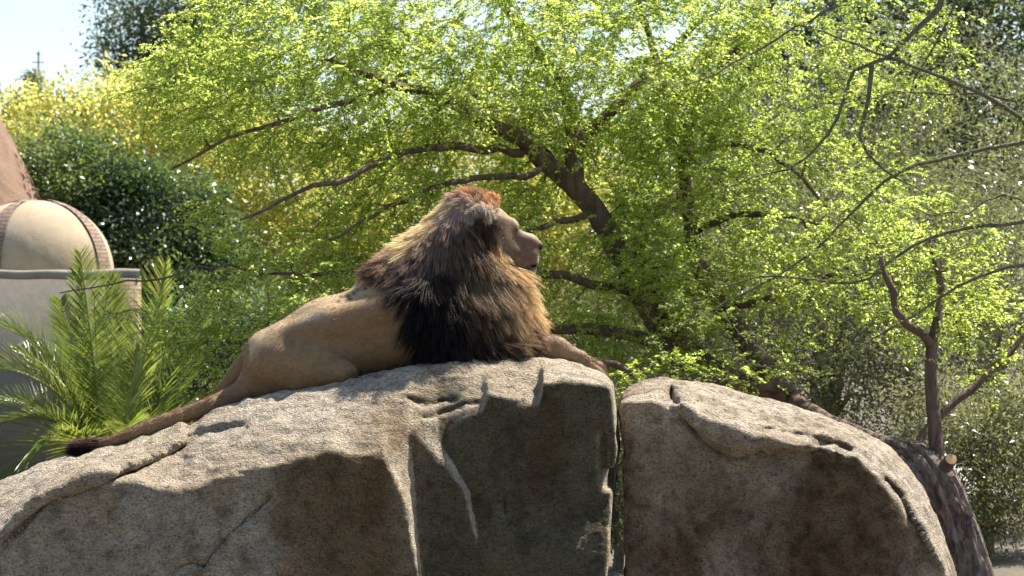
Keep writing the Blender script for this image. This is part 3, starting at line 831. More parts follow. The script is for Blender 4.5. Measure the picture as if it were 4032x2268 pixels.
# ------------------------------------------------------------------ vegetation
def leaf_material(name, cols, tcols, trans=0.5, rough=0.4, spec=0.35):
    """cols: ramp over the per-leaf tint attribute; tcols: same for light passing through"""
    m, nt, b = mat_new(name)
    at = N(nt, 'ShaderNodeAttribute', attribute_name='tint')
    k = len(cols)
    r = ramp(nt, [(i / (k - 1), c) for i, c in enumerate(cols)], at.outputs['Fac'])
    rt = ramp(nt, [(i / (k - 1), c) for i, c in enumerate(tcols)], at.outputs['Fac'])
    nt.links.new(r.outputs[0], b.inputs['Base Color'])
    b.inputs['Roughness'].default_value = rough; b.inputs['Specular IOR Level'].default_value = spec
    tr = N(nt, 'ShaderNodeBsdfTranslucent'); nt.links.new(rt.outputs[0], tr.inputs[0])
    mx = N(nt, 'ShaderNodeMixShader'); mx.inputs[0].default_value = trans
    nt.links.new(b.outputs[0], mx.inputs[1]); nt.links.new(tr.outputs[0], mx.inputs[2])
    nt.links.new(mx.outputs[0], nt.nodes['Material Output'].inputs[0])
    return m

def bark_material(name, c0, c1, sc=14.0, bump=.7, stretch=.25):
    m, nt, b = mat_new(name)
    tc = N(nt, 'ShaderNodeTexCoord'); mp = N(nt, 'ShaderNodeMapping'); mp.inputs['Scale'].default_value = (1, 1, stretch)
    nt.links.new(tc.outputs['Object'], mp.inputs[0])
    n1 = N(nt, 'ShaderNodeTexNoise', Scale=sc, Detail=6.0, Roughness=.68, Distortion=.8); nt.links.new(mp.outputs[0], n1.inputs['Vector'])
    r = ramp(nt, [(.35, c0), (.62, c1)], n1.outputs[0]); nt.links.new(r.outputs[0], b.inputs['Base Color'])
    b.inputs['Roughness'].default_value = .9
    bp = N(nt, 'ShaderNodeBump', Strength=bump, Distance=.03); nt.links.new(n1.outputs[0], bp.inputs['Height']); nt.links.new(bp.outputs[0], b.inputs['Normal'])
    return m

def tube(pts, rad, ns=6):
    pts = np.asarray(pts, float); n = len(pts)
    t = np.gradient(pts, axis=0); t = nrmz(t)
    ref = np.array([0, 0, 1.0]) if abs(t[0][2]) < .9 else np.array([1.0, 0, 0])
    u = nrmz(np.cross(t, ref)); 
    for i in range(1, n):
        a = u[i - 1] - t[i] * (u[i - 1] @ t[i]); u[i] = a / (np.linalg.norm(a) + 1e-9)
    w = np.cross(t, u)
    an = np.linspace(0, 2 * np.pi, ns + 1)[:-1]
    v = pts[:, None] + (u[:, None] * np.cos(an)[None, :, None] + w[:, None] * np.sin(an)[None, :, None]) * np.asarray(rad)[:, None, None]
    a = np.arange(n * ns).reshape(n, ns); b = np.roll(a, -1, 1)
    q = np.stack([a[:-1], b[:-1], b[1:], a[1:]], -1).reshape(-1, 4)
    return v.reshape(-1, 3), q

class Wood:
    def __init__(s): s.v = []; s.q = []; s.n = 0
    def add(s, pts, rad, ns=5):
        v, q = tube(pts, rad, ns); s.v.append(v); s.q.append(q + s.n); s.n += len(v)
    def build(s, name, mat, parent):
        return mesh_obj(name, np.concatenate(s.v), np.concatenate(s.q), mat, parent)

def smooth_line(pts, step, g, wob):
    pts = np.asarray(pts, float)
    d = np.concatenate([[0], np.cumsum(np.linalg.norm(np.diff(pts, axis=0), axis=1))])
    m = max(3, int(d[-1] / step) + 1); s = np.linspace(0, d[-1], m)
    # Catmull-Rom through the points
    out = []
    for x in s:
        i = min(np.searchsorted(d, x, side='right') - 1, len(pts) - 2); t = (x - d[i]) / (d[i + 1] - d[i] + 1e-9)
        p0, p1, p2, p3 = pts[max(i - 1, 0)], pts[i], pts[i + 1], pts[min(i + 2, len(pts) - 1)]
        out.append(.5 * (2 * p1 + (p2 - p0) * t + (2 * p0 - 5 * p1 + 4 * p2 - p3) * t * t + (3 * p1 - p0 - 3 * p2 + p3) * t ** 3))
    out = np.array(out)
    w = g.normal(size=out.shape) * wob; w[0] = w[-1] = 0
    return out + w, d[-1]

def leaves_mesh(pos, d, nrm, length, width, tint):
    n = len(pos); d = nrmz(d); s = nrmz(np.cross(d, nrm))
    up = np.cross(s, d) * (length * .10)[:, None]
    v = np.stack([pos, pos + d * (length * .5)[:, None] + s * (width * .5)[:, None] + up,
                  pos + d * length[:, None], pos + d * (length * .5)[:, None] - s * (width * .5)[:, None] + up], 1).reshape(-1, 3)
    f = np.arange(4 * n).reshape(n, 4)
    return v, f, np.repeat(np.clip(tint, 0, 1), 4)

def grow(limbs, targets, g, wood, tw_r=.012, sag=.1, step=.09, wob=.012, ns_limb=8, prefer=None):
    """limbs: list of (points, radii); grows a twig to every target from the nearest wood. Returns twig chains"""
    nodes = []; nrad = []
    for pts, rad in limbs:
        line, L = smooth_line(pts, .12, g, .012 if max(rad) < .05 else .004)
        rr = np.interp(np.linspace(0, 1, len(line)), np.linspace(0, 1, len(rad)), rad)
        wood.add(line, rr, ns_limb)
        k = len(line) // 5 if len(nodes) == 0 else 0
        nodes.append(line[k:]); nrad.append(rr[k:])
    nodes = np.concatenate(nodes); nrad = np.concatenate(nrad)
    dist = np.array([np.min(np.linalg.norm(nodes - t, axis=1)) for t in targets])
    order = np.argsort(dist); chains = []
    cap = len(nodes) + len(targets) * 8
    A = np.zeros((cap, 3)); A[:len(nodes)] = nodes; RR = np.zeros(cap); RR[:len(nodes)] = nrad; k = len(nodes)
    for i in order:
        t = targets[i]
        dd = np.linalg.norm(A[:k] - t, axis=1)
        if prefer is not None: dd = dd + prefer * np.maximum(A[:k, 2] - t[2], 0) * 0
        j = int(np.argmin(dd)); L = dd[j]
        if L < .08: continue
        a = A[j]; m = int(np.clip(L / step, 3, 7))
        s = np.linspace(0, 1, m + 1)[:, None]
        line = a + (t - a) * s + np.array([0, 0, 1.0]) * (sag * L * (s * (1 - s)) * 2) + g.normal(size=(m + 1, 3)) * wob * np.sin(np.pi * s)
        r0 = min(RR[j] * .75, tw_r * (.6 + 1.2 * L)); rr = np.linspace(r0, .0022, m + 1)
        wood.add(line, rr, 4 if r0 < .012 else 5)
        chains.append(line)
        A[k:k + m] = line[1:]; RR[k:k + m] = rr[1:]; k += m
    return chains

def shoots_leaves(chains, g, per_m=16, slen=(.10, .28), spacing=.022, llen=(.022, .036), lw=.42, droop=.35, flat=.6,
                  start=.25, tint=(.5, .22), wood=None, out=None, jit=.5, pairs=2):
    S = []; D = []
    for line in chains:
        L = np.linalg.norm(np.diff(line, axis=0), axis=1).sum()
        k = max(2, int(L * per_m))
        s = g.uniform(start, 1.0, k); s[0] = 1.0
        x = s * (len(line) - 1); i = np.clip(x.astype(int), 0, len(line) - 2); t = (x - i)[:, None]
        S.append(line[i] * (1 - t) + line[i + 1] * t)
        dr = nrmz(line[i + 1] - line[i]); rnd = g.normal(size=(k, 3)); rnd[:, 2] *= (1 - flat)
        dd = dr * .75 + nrmz(rnd) * .75
        if out is not None: dd = dd + np.array(out)
        D.append(nrmz(dd))
    S = np.concatenate(S); D = np.concatenate(D); n = len(S)
    L = g.uniform(*slen, n)
    if wood is not None:
        wd = nrmz(np.cross(D, g.normal(size=(n, 3)))); V = []
        for tt, ww in ((0, .0026), (.5, .002), (1, .0012)):
            c = S + D * (L * tt)[:, None]; c[:, 2] -= droop * L * tt * tt
            V += [c - wd * ww, c + wd * ww]
        o = (np.arange(n) * 6)[:, None]
        wood.append((np.stack(V, 1).reshape(-1, 3), np.concatenate([o + np.array([[0, 1, 3, 2]]), o + np.array([[2, 3, 5, 4]])])))
    m = np.maximum((L / spacing).astype(int), 2); rep = np.repeat(np.arange(n), m)
    t = g.random(len(rep)) * .95 + .05
    pos = S[rep] + D[rep] * (L[rep] * t)[:, None]; pos[:, 2] -= droop * L[rep] * t * t
    rep = np.repeat(rep, pairs); pos = np.repeat(pos, pairs, 0); M = len(pos)
    side = nrmz(np.cross(D[rep], np.array([0, 0, 1.0]))) * np.where(np.arange(M) % 2 == 0, 1, -1)[:, None]
    ld = D[rep] * .55 + side * .8 + g.normal(size=(M, 3)) * jit; ld[:, 2] -= .1
    nr = np.array([0, 0, 1.0]) + g.normal(size=(M, 3)) * .55
    ll = g.uniform(*llen, M)
    tn = tint[0] + tint[1] * (g.normal(size=n)[rep] * .8 + .5 * g.normal(size=M) + 1.6 * fbm(pos, 2.2, 2, 77))
    return leaves_mesh(pos + g.normal(size=(M, 3)) * .004, ld, nr, ll, ll * lw * g.uniform(.8, 1.3, M), tn)

def crown(name, parent, mat, data):
    V = np.concatenate([d[0] for d in data]); off = np.cumsum([0] + [len(d[0]) for d in data[:-1]])
    F = np.concatenate([d[1] + o for d, o in zip(data, off)]); T = np.concatenate([d[2] for d in data])
    o = mesh_obj(name, V, F, mat, parent, smooth=False, attrs={'tint': T}); o['kind'] = 'stuff'
    return o

def twigs(parent, mat, tw):
    V, F = tw[0]
    o = mesh_obj('twigs', V, F, mat, parent, smooth=False); o['kind'] = 'stuff'

def PL(pts): return [P(*p) for p in pts]

ACACIA = leaf_material('acacia_leaf', [(.09, .13, .025), (.14, .20, .035), (.18, .24, .05), (.23, .28, .07)],
                       [(.40, .52, .08), (.58, .71, .13), (.70, .81, .19), (.80, .87, .28)], .68, .45, .3)
BARK = bark_material('acacia_bark', (.055, .036, .026), (.15, .10, .075))
BARK_RED = bark_material('reddish_bark', (.055, .033, .024), (.16, .10, .072))
TWIG = bark_material('green_twig', (.06, .055, .03), (.15, .135, .08), 20, .3)

def sample_blob(n, g, c, r, shell=.5, zmin=None):
    d = nrmz(g.normal(size=(n, 3))); u = g.random(n) ** (1 / 3.0)
    u = np.where(g.random(n) < shell, .75 + .25 * u, u)
    p = np.array(c) + d * u[:, None] * np.array(r)
    return p if zmin is None else p[p[:, 2] > zmin]

def clumped(pts, g, k, s):
    """draws sample points towards clump centres so that the crown has dense sprays and gaps"""
    c = pts[g.choice(len(pts), k, replace=False)]
    j = np.argmin(((pts[:, None] - c[None]) ** 2).sum(-1), 1)
    return pts + (c[j] - pts) * s

# --- main acacia behind the lion
def main_acacia():
    g = np.random.default_rng(21); D = 5.0
    root = thing('acacia_tree', (float(P(705, 400, D)[0]), D, 0), 'spreading lime green acacia with forked trunk right behind the lion', 'tree', None)
    base = P(735, 560, D); base[2] = -.1
    limbs = [(np.array([base, P(700, 420, D), P(668, 345, D), P(640, 295, D), P(612, 240, D), P(596, 212, D), P(574, 186, D)]), [.14, .12, .10, .09, .088, .088, .085]),
             (np.array(PL([(574, 186, D), (545, 162, 4.9), (520, 138, 4.75), (484, 122, 4.6), (440, 96, 4.3), (392, 84, 4.0), (330, 60, 3.7)])), [.085, .075, .062, .05, .038, .028, .015]),
             (np.array(PL([(574, 186, D), (573, 160, 5.1), (575, 145, 5.1), (571, 118, 5.3), (560, 80, 5.5), (520, 30, 5.6), (480, -30, 5.7)])), [.085, .07, .06, .045, .035, .028, .02]),
             (np.array(PL([(575, 148, 5.1), (590, 132, 5.2), (610, 112, 5.3), (628, 94, 5.4), (660, 62, 5.6), (700, 20, 5.8)])), [.055, .05, .045, .04, .03, .02]),
             (np.array(PL([(522, 153, 4.78), (500, 150, 4.6), (470, 147, 4.4), (430, 148, 4.1), (395, 155, 3.8), (350, 176, 3.5), (300, 194, 3.2), (240, 220, 3.0)])), [.036, .033, .03, .026, .024, .02, .014, .008]),
             (np.array(PL([(548, 166, 4.9), (520, 176, 4.6), (480, 178, 4.3), (430, 190, 3.9), (385, 208, 3.6), (330, 240, 3.4)])), [.03, .027, .022, .018, .014, .008]),
             (np.array(PL([(560, 172, 4.95), (530, 140, 5.6), (505, 115, 6.2), (470, 90, 6.8)])), [.06, .055, .045, .03]),
             (np.array(PL([(392, 84, 4.0), (350, 100, 3.8), (290, 118, 3.6), (230, 140, 3.5), (170, 170, 3.4)])), [.026, .022, .018, .013, .007]),
             (np.array(PL([(640, 295, D), (560, 275, 4.6), (480, 272, 4.2), (400, 272, 3.8), (300, 276, 3.4), (220, 268, 3.2), (150, 280, 3.0), (60, 293, 2.9)])), [.04, .034, .028, .022, .014, .009, .007, .004]),
             (np.array(PL([(668, 345, D), (600, 330, 4.6), (500, 330, 4.2), (400, 330, 3.9), (300, 330, 3.6), (230, 345, 3.4)])), [.05, .045, .035, .026, .018, .01]),
             (np.array(PL([(630, 270, D), (645, 225, 5.6), (690, 190, 6.0), (740, 180, 6.2)])), [.05, .04, .03, .015]),
             (np.array(PL([(596, 212, D), (560, 222, 4.7), (535, 228, 4.5), (505, 238, 4.2)])), [.035, .028, .022, .012])]
    w = Wood()
    # targets over the umbrella: dense upper dome, drooping left skirt
    T = [sample_blob(760, g, P(430, 55, 4.7), (2.45, 1.3, 1.0), .4),
         sample_blob(470, g, P(300, 75, 4.2), (1.5, 1.1, .62), .4),
         sample_blob(45, g, P(300, 170, 4.0), (1.3, .8, .5), .4),
         sample_blob(280, g, P(560, 40, 5.2), (1.9, 1.1, 1.0), .4),
         sample_blob(260, g, P(620, 160, 5.6), (1.1, 1.2, .9), .4),
         sample_blob(70, g, P(370, 225, 3.7), (1.1, .6, .5), .3),
         sample_blob(260, g, P(285, 325, 3.3), (1.0, .45, .5), .3),
         sample_blob(190, g, P(440, 250, 4.2), (1.0, .6, .6), .3),
         sample_blob(150, g, P(620, 280, 4.9), (.9, .9, .8), .3),
         np.array(PL([(112, 92, 3.6), (130, 100, 3.6), (150, 88, 3.7), (45, 296, 2.9), (80, 290, 2.95), (110, 284, 3.0), (135, 276, 3.0), (170, 276, 3.1)]))]
    T = np.concatenate(T); T = T[T[:, 1] > 2.7]
    ppx, ppy = unP(T)
    left = interp(ppy, [(-80, 260), (0, 205), (30, 165), (60, 150), (95, 125), (130, 160), (170, 185), (230, 200), (270, 130), (300, 120), (340, 170), (400, 195)])
    ok = (ppx > left) | (np.arange(len(T)) >= len(T) - 8)
    # window left open where the sky shows by the right-hand fork
    ok &= ~(((ppx - 622) / 26) ** 2 + ((ppy - 98) / 15) ** 2 < 1)
    ok &= ~((polydist(ppx, ppy, [(574, 180), (597, 215), (612, 245)]) < 16) & (T[:, 1] < 5.3))
    ok &= ~((polydist(ppx, ppy, [(635, 290), (668, 345), (690, 380)]) < 16) & (T[:, 1] < 5.3))
    ok &= ~((polydist(ppx, ppy, [(570, 180), (520, 140), (484, 122)]) < 10) & (T[:, 1] < 5.0))
    ok &= ~((polydist(ppx, ppy, [(574, 180), (578, 148), (628, 94)]) < 9) & (T[:, 1] < 5.4))
    T = T[ok]
    T = clumped(T, g, 300, .42)
    ch = grow(limbs, T, g, w, .012, .10)
    tw = []
    data = [shoots_leaves(ch, g, 38, (.16, .42), .0165, (.021, .035), .5, .30, .72, .15, (.5, .2), tw, (-.30, -.05, -.16), .33)]
    twigs(root, BARK, tw)
    w.build('trunk', BARK, root); crown('crown', root, ACACIA, data)
main_acacia()
# --- leaning acacia: trunk along the back of the right boulder, crown over the right half
def leaning_acacia():
    g = np.random.default_rng(22)
    base = P(978, 612, 2.6); base[2] = -.1
    root = thing('acacia_tree', (float(base[0]), 2.6, 0), 'leaning red-barked acacia rooted beside the rounded boulder', 'tree')
    limbs = [(np.array([base, P(950, 530, 2.6), P(926, 474, 2.6), P(892, 452, 3.0), P(840, 428, 3.6), P(795, 402, 4.2), P(745, 340, 4.8), P(708, 288, 5.2), P(692, 230, 5.5), P(684, 165, 5.6)]),
              [.175, .165, .14, .075, .065, .08, .085, .08, .065, .045]),
             (np.array(PL([(790, 396, 4.2), (730, 376, 4.5), (690, 345, 4.8), (655, 290, 5.0), (640, 250, 5.2)])), [.07, .065, .06, .045, .02]),
             (np.array(PL([(790, 388, 4.2), (720, 384, 4.0), (660, 376, 3.8), (600, 366, 3.6), (540, 352, 3.4)])), [.045, .036, .032, .026, .016]),
             (np.array(PL([(684, 165, 5.6), (690, 120, 5.7), (720, 70, 5.8), (760, 20, 5.9), (800, -40, 6.0)])), [.05, .045, .036, .028, .02]),
             (np.array(PL([(684, 165, 5.6), (660, 120, 5.8), (655, 60, 6.0), (640, 0, 6.2), (630, -60, 6.3)])), [.045, .038, .03, .024, .015]),
             (np.array(PL([(690, 158, 5.6), (720, 145, 5.4), (760, 150, 5.2), (800, 175, 5.0), (830, 210, 4.8)])), [.03, .026, .022, .016, .008]),
             (np.array(PL([(692, 230, 5.5), (740, 215, 5.3), (790, 218, 5.0), (850, 240, 4.8)])), [.035, .028, .02, .01]),
             (np.array(PL([(720, 305, 5.1), (770, 300, 4.8), (810, 280, 4.6), (870, 270, 4.4)])), [.04, .03, .024, .012]),
             (np.array(PL([(938, 478, 2.6), (936, 440, 2.65), (932, 395, 2.7), (931, 350, 2.75), (936, 322, 2.8), (942, 292, 2.9), (930, 240, 3.0)])), [.055, .05, .046, .04, .034, .026, .012]),
             (np.array(PL([(931, 345, 2.75), (915, 333, 2.7), (902, 318, 2.7), (890, 285, 2.7), (876, 240, 2.8)])), [.034, .03, .026, .02, .01]),
             (np.array(PL([(905, 455, 2.8), (940, 418, 3.0), (965, 396, 3.1), (1000, 360, 3.2), (1030, 330, 3.3)])), [.03, .028, .028, .024, .016])]
    w = Wood()
    T = [sample_blob(420, g, P(700, 60, 5.8), (1.6, 1.3, 1.1), .4),
         sample_blob(300, g, P(760, 200, 5.2), (1.3, .9, .7), .4),
         sample_blob(240, g, P(720, 270, 4.8), (1.0, .7, .5), .4),
         sample_blob(110, g, P(690, 350, 4.4), (.9, .5, .3), .4),
         sample_blob(80, g, P(700, 372, 3.5), (.8, .2, .15), .4),
         sample_blob(130, g, P(880, 260, 4.0), (1.0, .8, .6), .4),
         sample_blob(170, g, P(925, 285, 2.95), (.55, .35, .38), .4),
         sample_blob(120, g, P(840, 60, 5.6), (1.2, 1.0, 1.1), .4),
         sample_blob(60, g, P(1000, 340, 3.2), (.5, .3, .35), .4)]
    T = np.concatenate(T)
    px, py = unP(T)
    tk = (polydist(px, py, [(790, 400), (745, 340), (708, 288), (692, 230), (684, 165)]) < 15) & (T[:, 1] < 5.6)
    ok = ~tk & ~(((px - 622) / 30) ** 2 + ((py - 98) / 17) ** 2 < 1) & ~(((px - 665) / 22) ** 2 + ((py - 30) / 24) ** 2 < 1) & ~(((px - 720) / 40) ** 2 + ((py - 165) / 16) ** 2 < 1)
    T = clumped(T[ok], g, 190, .42)
    ch = grow(limbs, T, g, w, .012, .08, ns_limb=10)
    w.build('trunk', BARK_RED, root)
    tw = []
    crown('crown', root, ACACIA, [shoots_leaves(ch, g, 24, (.14, .34), .0175, (.023, .038), .5, .3, .68, .2, (.45, .22), tw, None, .33)])
    twigs(root, BARK, tw)
    # furrowed bark over the lower trunk
    line, _ = smooth_line(limbs[0][0][:4], .018, g, 0)
    rr = np.interp(np.linspace(0, 1, len(line)), [0, .33, .66, 1], [.185, .175, .15, .095])
    v, q = tube(line, rr, 96)
    a = np.tile(np.arange(96), len(line)); L = np.repeat(np.arange(len(line)), 96) * .018
    ang = a / 96 * 2 * np.pi
    qq = np.stack([np.cos(ang) * 5.0, np.sin(ang) * 5.0, L * 2.2], 1)
    qq = qq + .35 * np.stack([fbm(qq, 1.5, 2, 71), fbm(qq, 1.5, 2, 72), 0 * L], 1)
    rid = np.abs(fbm(qq, 1.6, 3, 73)); c = np.repeat(line, 96, 0)
    v = v + nrmz(v - c) * (.045 * np.minimum(rid * 3.2, 1) - .02)[:, None]
    mesh_obj('bark', v, q, bark_material('furrowed_bark', (.07, .05, .04), (.27, .20, .16), 18, .8, .5), root)
    # sawn-off branch stub with pale end grain
    a = P(946, 466, 2.45); b = P(951, 459, 2.36)
    v, q = tube([a, (a + b) / 2, b], [.05, .045, .04], 10)
    mesh_obj('branch_stub', v, q, BARK_RED, root)
    m, nt, bb = mat_new('cut_wood'); bb.inputs['Base Color'].default_value = (.42, .25, .13, 1); bb.inputs['Roughness'].default_value = .8
    c = b + (b - a) * .02; t = nrmz(b - a); u = nrmz(np.cross(t, [0, 0, 1.0])); z = np.cross(t, u); an = np.linspace(0, 6.283, 13)[:-1]
    vv = np.concatenate([[c + t * .004], [c + .04 * (u * math.cos(x) + z * math.sin(x)) for x in an]])
    mesh_obj('cut_end', vv, np.array([[0, 1 + i, 1 + (i + 1) % 12] for i in range(12)]), m, root)
leaning_acacia()

# --- thorn tree whose long bare shoots hang in from outside the right edge
THORN = leaf_material('thorn_leaf', [(.08, .10, .03), (.14, .16, .05), (.19, .20, .07), (.26, .26, .12)],
                      [(.16, .22, .04), (.28, .36, .07), (.38, .44, .12), (.46, .48, .20)], .5, .5, .3)
def thorn_tree():
    g = np.random.default_rng(23)
    tr = np.array([5.6, 3.4, 0.0])
    root = thing('thorn_tree', tuple(tr), 'thorn tree with long bare shoots arching in over the rounded boulder', 'tree')
    d = 2.6
    hub = tr + np.array([-.1, 0, 2.4])
    limbs = [(np.array([tr + (0, 0, -.1), tr + (.05, 0, 1.0), hub, tr + (-.5, -.2, 3.6), P(1090, -120, 2.9)]), [.16, .13, .11, .08, .05]),
             (np.array([P(1090, -120, 2.9), P(965, -22, d), P(935, 10, d), P(900, 45, d), P(872, 62, d), P(850, 75, d), P(838, 110, d), P(822, 140, d), P(805, 157, d), P(770, 172, d), P(720, 190, d)]),
              [.042, .034, .032, .028, .024, .016, .014, .012, .010, .006, .003]),
             (np.array(PL([(872, 62, d), (868, 95, d), (862, 130, d), (861, 146, d), (892, 176, d), (930, 196, d)])), [.018, .016, .013, .010, .006, .003]),
             (np.array([hub, P(1100, 190, 2.7), P(1024, 122, d), P(985, 95, d), P(940, 76, d), P(900, 62, d), P(870, 50, d), P(830, 35, d), P(790, 22, d)]), [.06, .035, .026, .023, .02, .016, .013, .009, .004]),
             (np.array([hub, P(1110, 130, 2.7), P(1024, 142, d), P(960, 155, d), P(905, 170, d), P(870, 195, d), P(840, 225, d), P(800, 262, d), P(760, 285, d), P(720, 305, d), P(690, 320, d), P(650, 340, d)]),
              [.05, .03, .021, .018, .016, .014, .013, .011, .009, .008, .006, .003]),
             (np.array([hub, P(1110, 215, 2.4), P(1024, 222, 2.3), P(970, 228, 2.3), P(925, 240, 2.3), P(890, 262, 2.3), P(860, 282, 2.3), P(810, 280, 2.3), P(770, 276, 2.3), P(730, 285, 2.3), P(690, 304, 2.3)]),
              [.05, .03, .022, .020, .018, .015, .012, .010, .008, .006, .003]),
             (np.array([hub + (0, 0, -.4), P(1110, 255, 2.2), P(1024, 265, 2.1), P(970, 280, 2.1), P(930, 305, 2.1), P(880, 335, 2.1), P(840, 355, 2.1), P(790, 366, 2.1), P(752, 364, 2.1), P(728, 342, 2.1)]),
              [.05, .025, .017, .014, .012, .010, .009, .007, .005, .003]),
             (np.array([P(1090, -120, 2.9), P(1010, -60, 3.0), P(960, -8, 3.0), P(948, 20, 3.0), P(925, 60, 3.0), P(905, 110, 3.0)]), [.03, .02, .013, .011, .007, .003]),
             (np.array([hub, P(1110, 60, 2.6), P(1024, 96, 2.9), P(930, 92, 2.9), P(850, 100, 2.9), P(790, 112, 2.9)]), [.04, .02, .012, .009, .006, .003]),
             (np.array([P(1090, -120, 2.9), P(930, -60, 3.0), P(860, -10, 3.0), P(800, 25, 3.0), P(740, 60, 3.0), P(670, 92, 3.0)]), [.04, .02, .014, .010, .007, .003]),
             (np.array([hub, P(1100, 320, 3.0), P(1024, 200, 3.1), P(960, 215, 3.1), P(900, 208, 3.1)]), [.04, .02, .012, .008, .004])]
    w = Wood(); T = []
    for pts, rad in limbs[1:]:
        line, L = smooth_line(pts, .1, g, 0)
        for p in line[len(line) // 5:]:
            if g.random() < .8:
                T.append(p + g.normal(size=3) * np.array([.22, .2, .17]))
    ch = grow(limbs, np.array(T), g, w, .006, .05, wob=.006)
    w.build('trunk', TWIG, root)
    # leaf tufts straight on the shoots and on the side twigs
    lines = [smooth_line(p, .1, g, 0)[0] for p, r in limbs[1:]]
    crown('crown', root, THORN, [shoots_leaves(ch, g, 26, (.06, .18), .016, (.02, .034), .45, .15, .4, .2, (.5, .22)),
                                 shoots_leaves(lines, g, 34, (.02, .06), .016, (.016, .028), .45, .1, .2, .15, (.6, .2))])
thorn_tree()

# --- generic broad-leaved tree: skeleton grown to its crown lobes, leaves in bunches at the twig ends
def leafy_tree(name, label, foot, lobes, mat, bark, seed, n_tw, n_leaf, lsize, lw=.42, bunch=.13, trunk_r=.12, tintz=None, group=None, tint=(.5, .2), ns=6, up=.5):
    g = np.random.default_rng(seed)
    foot = np.array(foot, float)
    root = thing(name, tuple(foot), label, 'tree' if 'tree' in name else 'shrub', group)
    cs = np.array([l[0] for l in lobes]); rs = np.array([l[1] for l in lobes])
    vol = rs.prod(1); pr = vol / vol.sum()
    top = cs[np.argmax(cs[:, 2])]
    mid = foot + (cs.mean(0) - foot) * .55
    limbs = [(np.array([foot - (0, 0, .1), foot + (mid - foot) * .5 + (g.normal() * .05, 0, 0), mid, (mid + top) / 2, top]), [trunk_r, trunk_r * .85, trunk_r * .75, trunk_r * .5, trunk_r * .15])]
    for c in cs:
        limbs.append((np.array([mid, (mid + c) / 2 + (0, 0, .15), c]), [trunk_r * .5, trunk_r * .3, trunk_r * .1]))
    T = []
    for c, r, p in zip(cs, rs, pr):
        T.append(sample_blob(max(6, int(n_tw * p)), g, c, r, .65))
    T = np.concatenate(T); T = T[T[:, 2] > .15]
    w = Wood(); ch = grow(limbs, T, g, w, .014, .06, step=.2, ns_limb=ns)
    w.build('trunk', bark, root)
    tips = np.concatenate([c[[-1, -1, -2]] for c in ch]); dirs = np.concatenate([np.repeat(nrmz(c[-1:] - c[-2:-1]), 3, 0) for c in ch])
    i = g.integers(0, len(tips), n_leaf)
    cz = cs.mean(0)
    off = g.normal(size=(n_leaf, 3)) * bunch * np.array([1, 1, .75])
    pos = tips[i] + off; pos[:, 2] = np.maximum(pos[:, 2], .05)
    d = nrmz(off) * .8 + dirs[i] * .5 + g.normal(size=(n_leaf, 3)) * .45 + np.array([0, 0, -.15])
    nr = np.array([0, 0, up]) + nrmz(pos - cz) * .4 + g.normal(size=(n_leaf, 3)) * .5
    ll = g.uniform(.75, 1.25, n_leaf) * lsize
    tn = tint[0] + tint[1] * (g.normal(size=len(tips))[i] * .7 + .7 * g.normal(size=n_leaf))
    if tintz is not None:
        tn = tn + tintz * fbm(pos, .9, 2, seed)
    crown('crown', root, mat, [leaves_mesh(pos, d, nr, ll, ll * lw, tn)])
    return root

YELLOW = leaf_material('yellow_green_leaf', [(.11, .14, .03), (.21, .21, .04), (.32, .29, .06), (.46, .40, .10)],
                       [(.42, .48, .08), (.62, .62, .13), (.78, .74, .20), (.90, .85, .34)], .64, .35, .45)
GLOSSY = leaf_material('glossy_dark_leaf', [(.03, .055, .028), (.06, .10, .045), (.10, .145, .06), (.15, .19, .08)],
                       [(.08, .14, .04), (.15, .24, .06), (.24, .35, .08), (.38, .46, .10)], .38, .34, .7)
DARK = leaf_material('dark_leaf', [(.025, .038, .018), (.045, .065, .03), (.065, .09, .04), (.09, .12, .055)],
                     [(.08, .12, .04), (.14, .19, .06), (.20, .26, .08), (.26, .32, .10)], .4, .4, .4)
OLIVE = leaf_material('olive_leaf', [(.06, .065, .035), (.10, .105, .055), (.15, .145, .08), (.22, .19, .12)],
                      [(.16, .19, .06), (.24, .28, .09), (.32, .35, .13), (.40, .38, .18)], .42, .3, .5)
GREYBARK = bark_material('grey_bark', (.09, .075, .06), (.22, .19, .155))
DRYTWIG = bark_material('dry_twig', (.12, .085, .06), (.26, .20, .15), 20, .3)

def lobe(px, py, y, rx, ry, rz): return (P(px, py, y), (rx, ry, rz))
def foot(px, y): return (float(P(px, 300, y)[0]), y, 0.0)

leafy_tree('yellow_leaved_tree', 'bushy tree with golden yellow young leaves rising behind the domed hut', foot(150, 17.5),
           [lobe(40, 165, 17.7, 1.2, 1.0, .95), lobe(110, 150, 17.7, 1.2, 1.0, 1.0), lobe(160, 120, 17.9, .7, .8, .65), lobe(215, 180, 17.7, 1.2, 1.0, 1.1), lobe(295, 200, 17.3, 1.1, 1.0, 1.0), lobe(90, 220, 17.3, 1.3, .9, .7), lobe(-40, 170, 17.7, 1.0, 1.0, .8), lobe(350, 230, 17.5, .8, .9, .8), lobe(250, 260, 17.1, 1.2, .8, .8)],
           YELLOW, GREYBARK, 31, 760, 78000, .070, .5, .17, .16, .35)
leafy_tree('yellow_leaved_tree', 'bushy golden leaved tree glimpsed through the crown of the forked acacia', foot(470, 17),
           [lobe(400, 200, 18.7, 1.0, 1.0, .9), lobe(480, 170, 18.7, 1.1, 1.0, 1.0), lobe(545, 190, 18.7, .9, 1.0, .9), lobe(450, 250, 18.3, 1.4, 1.0, .9), lobe(560, 260, 18.3, 1.0, 1.0, .9)],
           YELLOW, GREYBARK, 32, 300, 42000, .075, .5, .17, .16, .35)
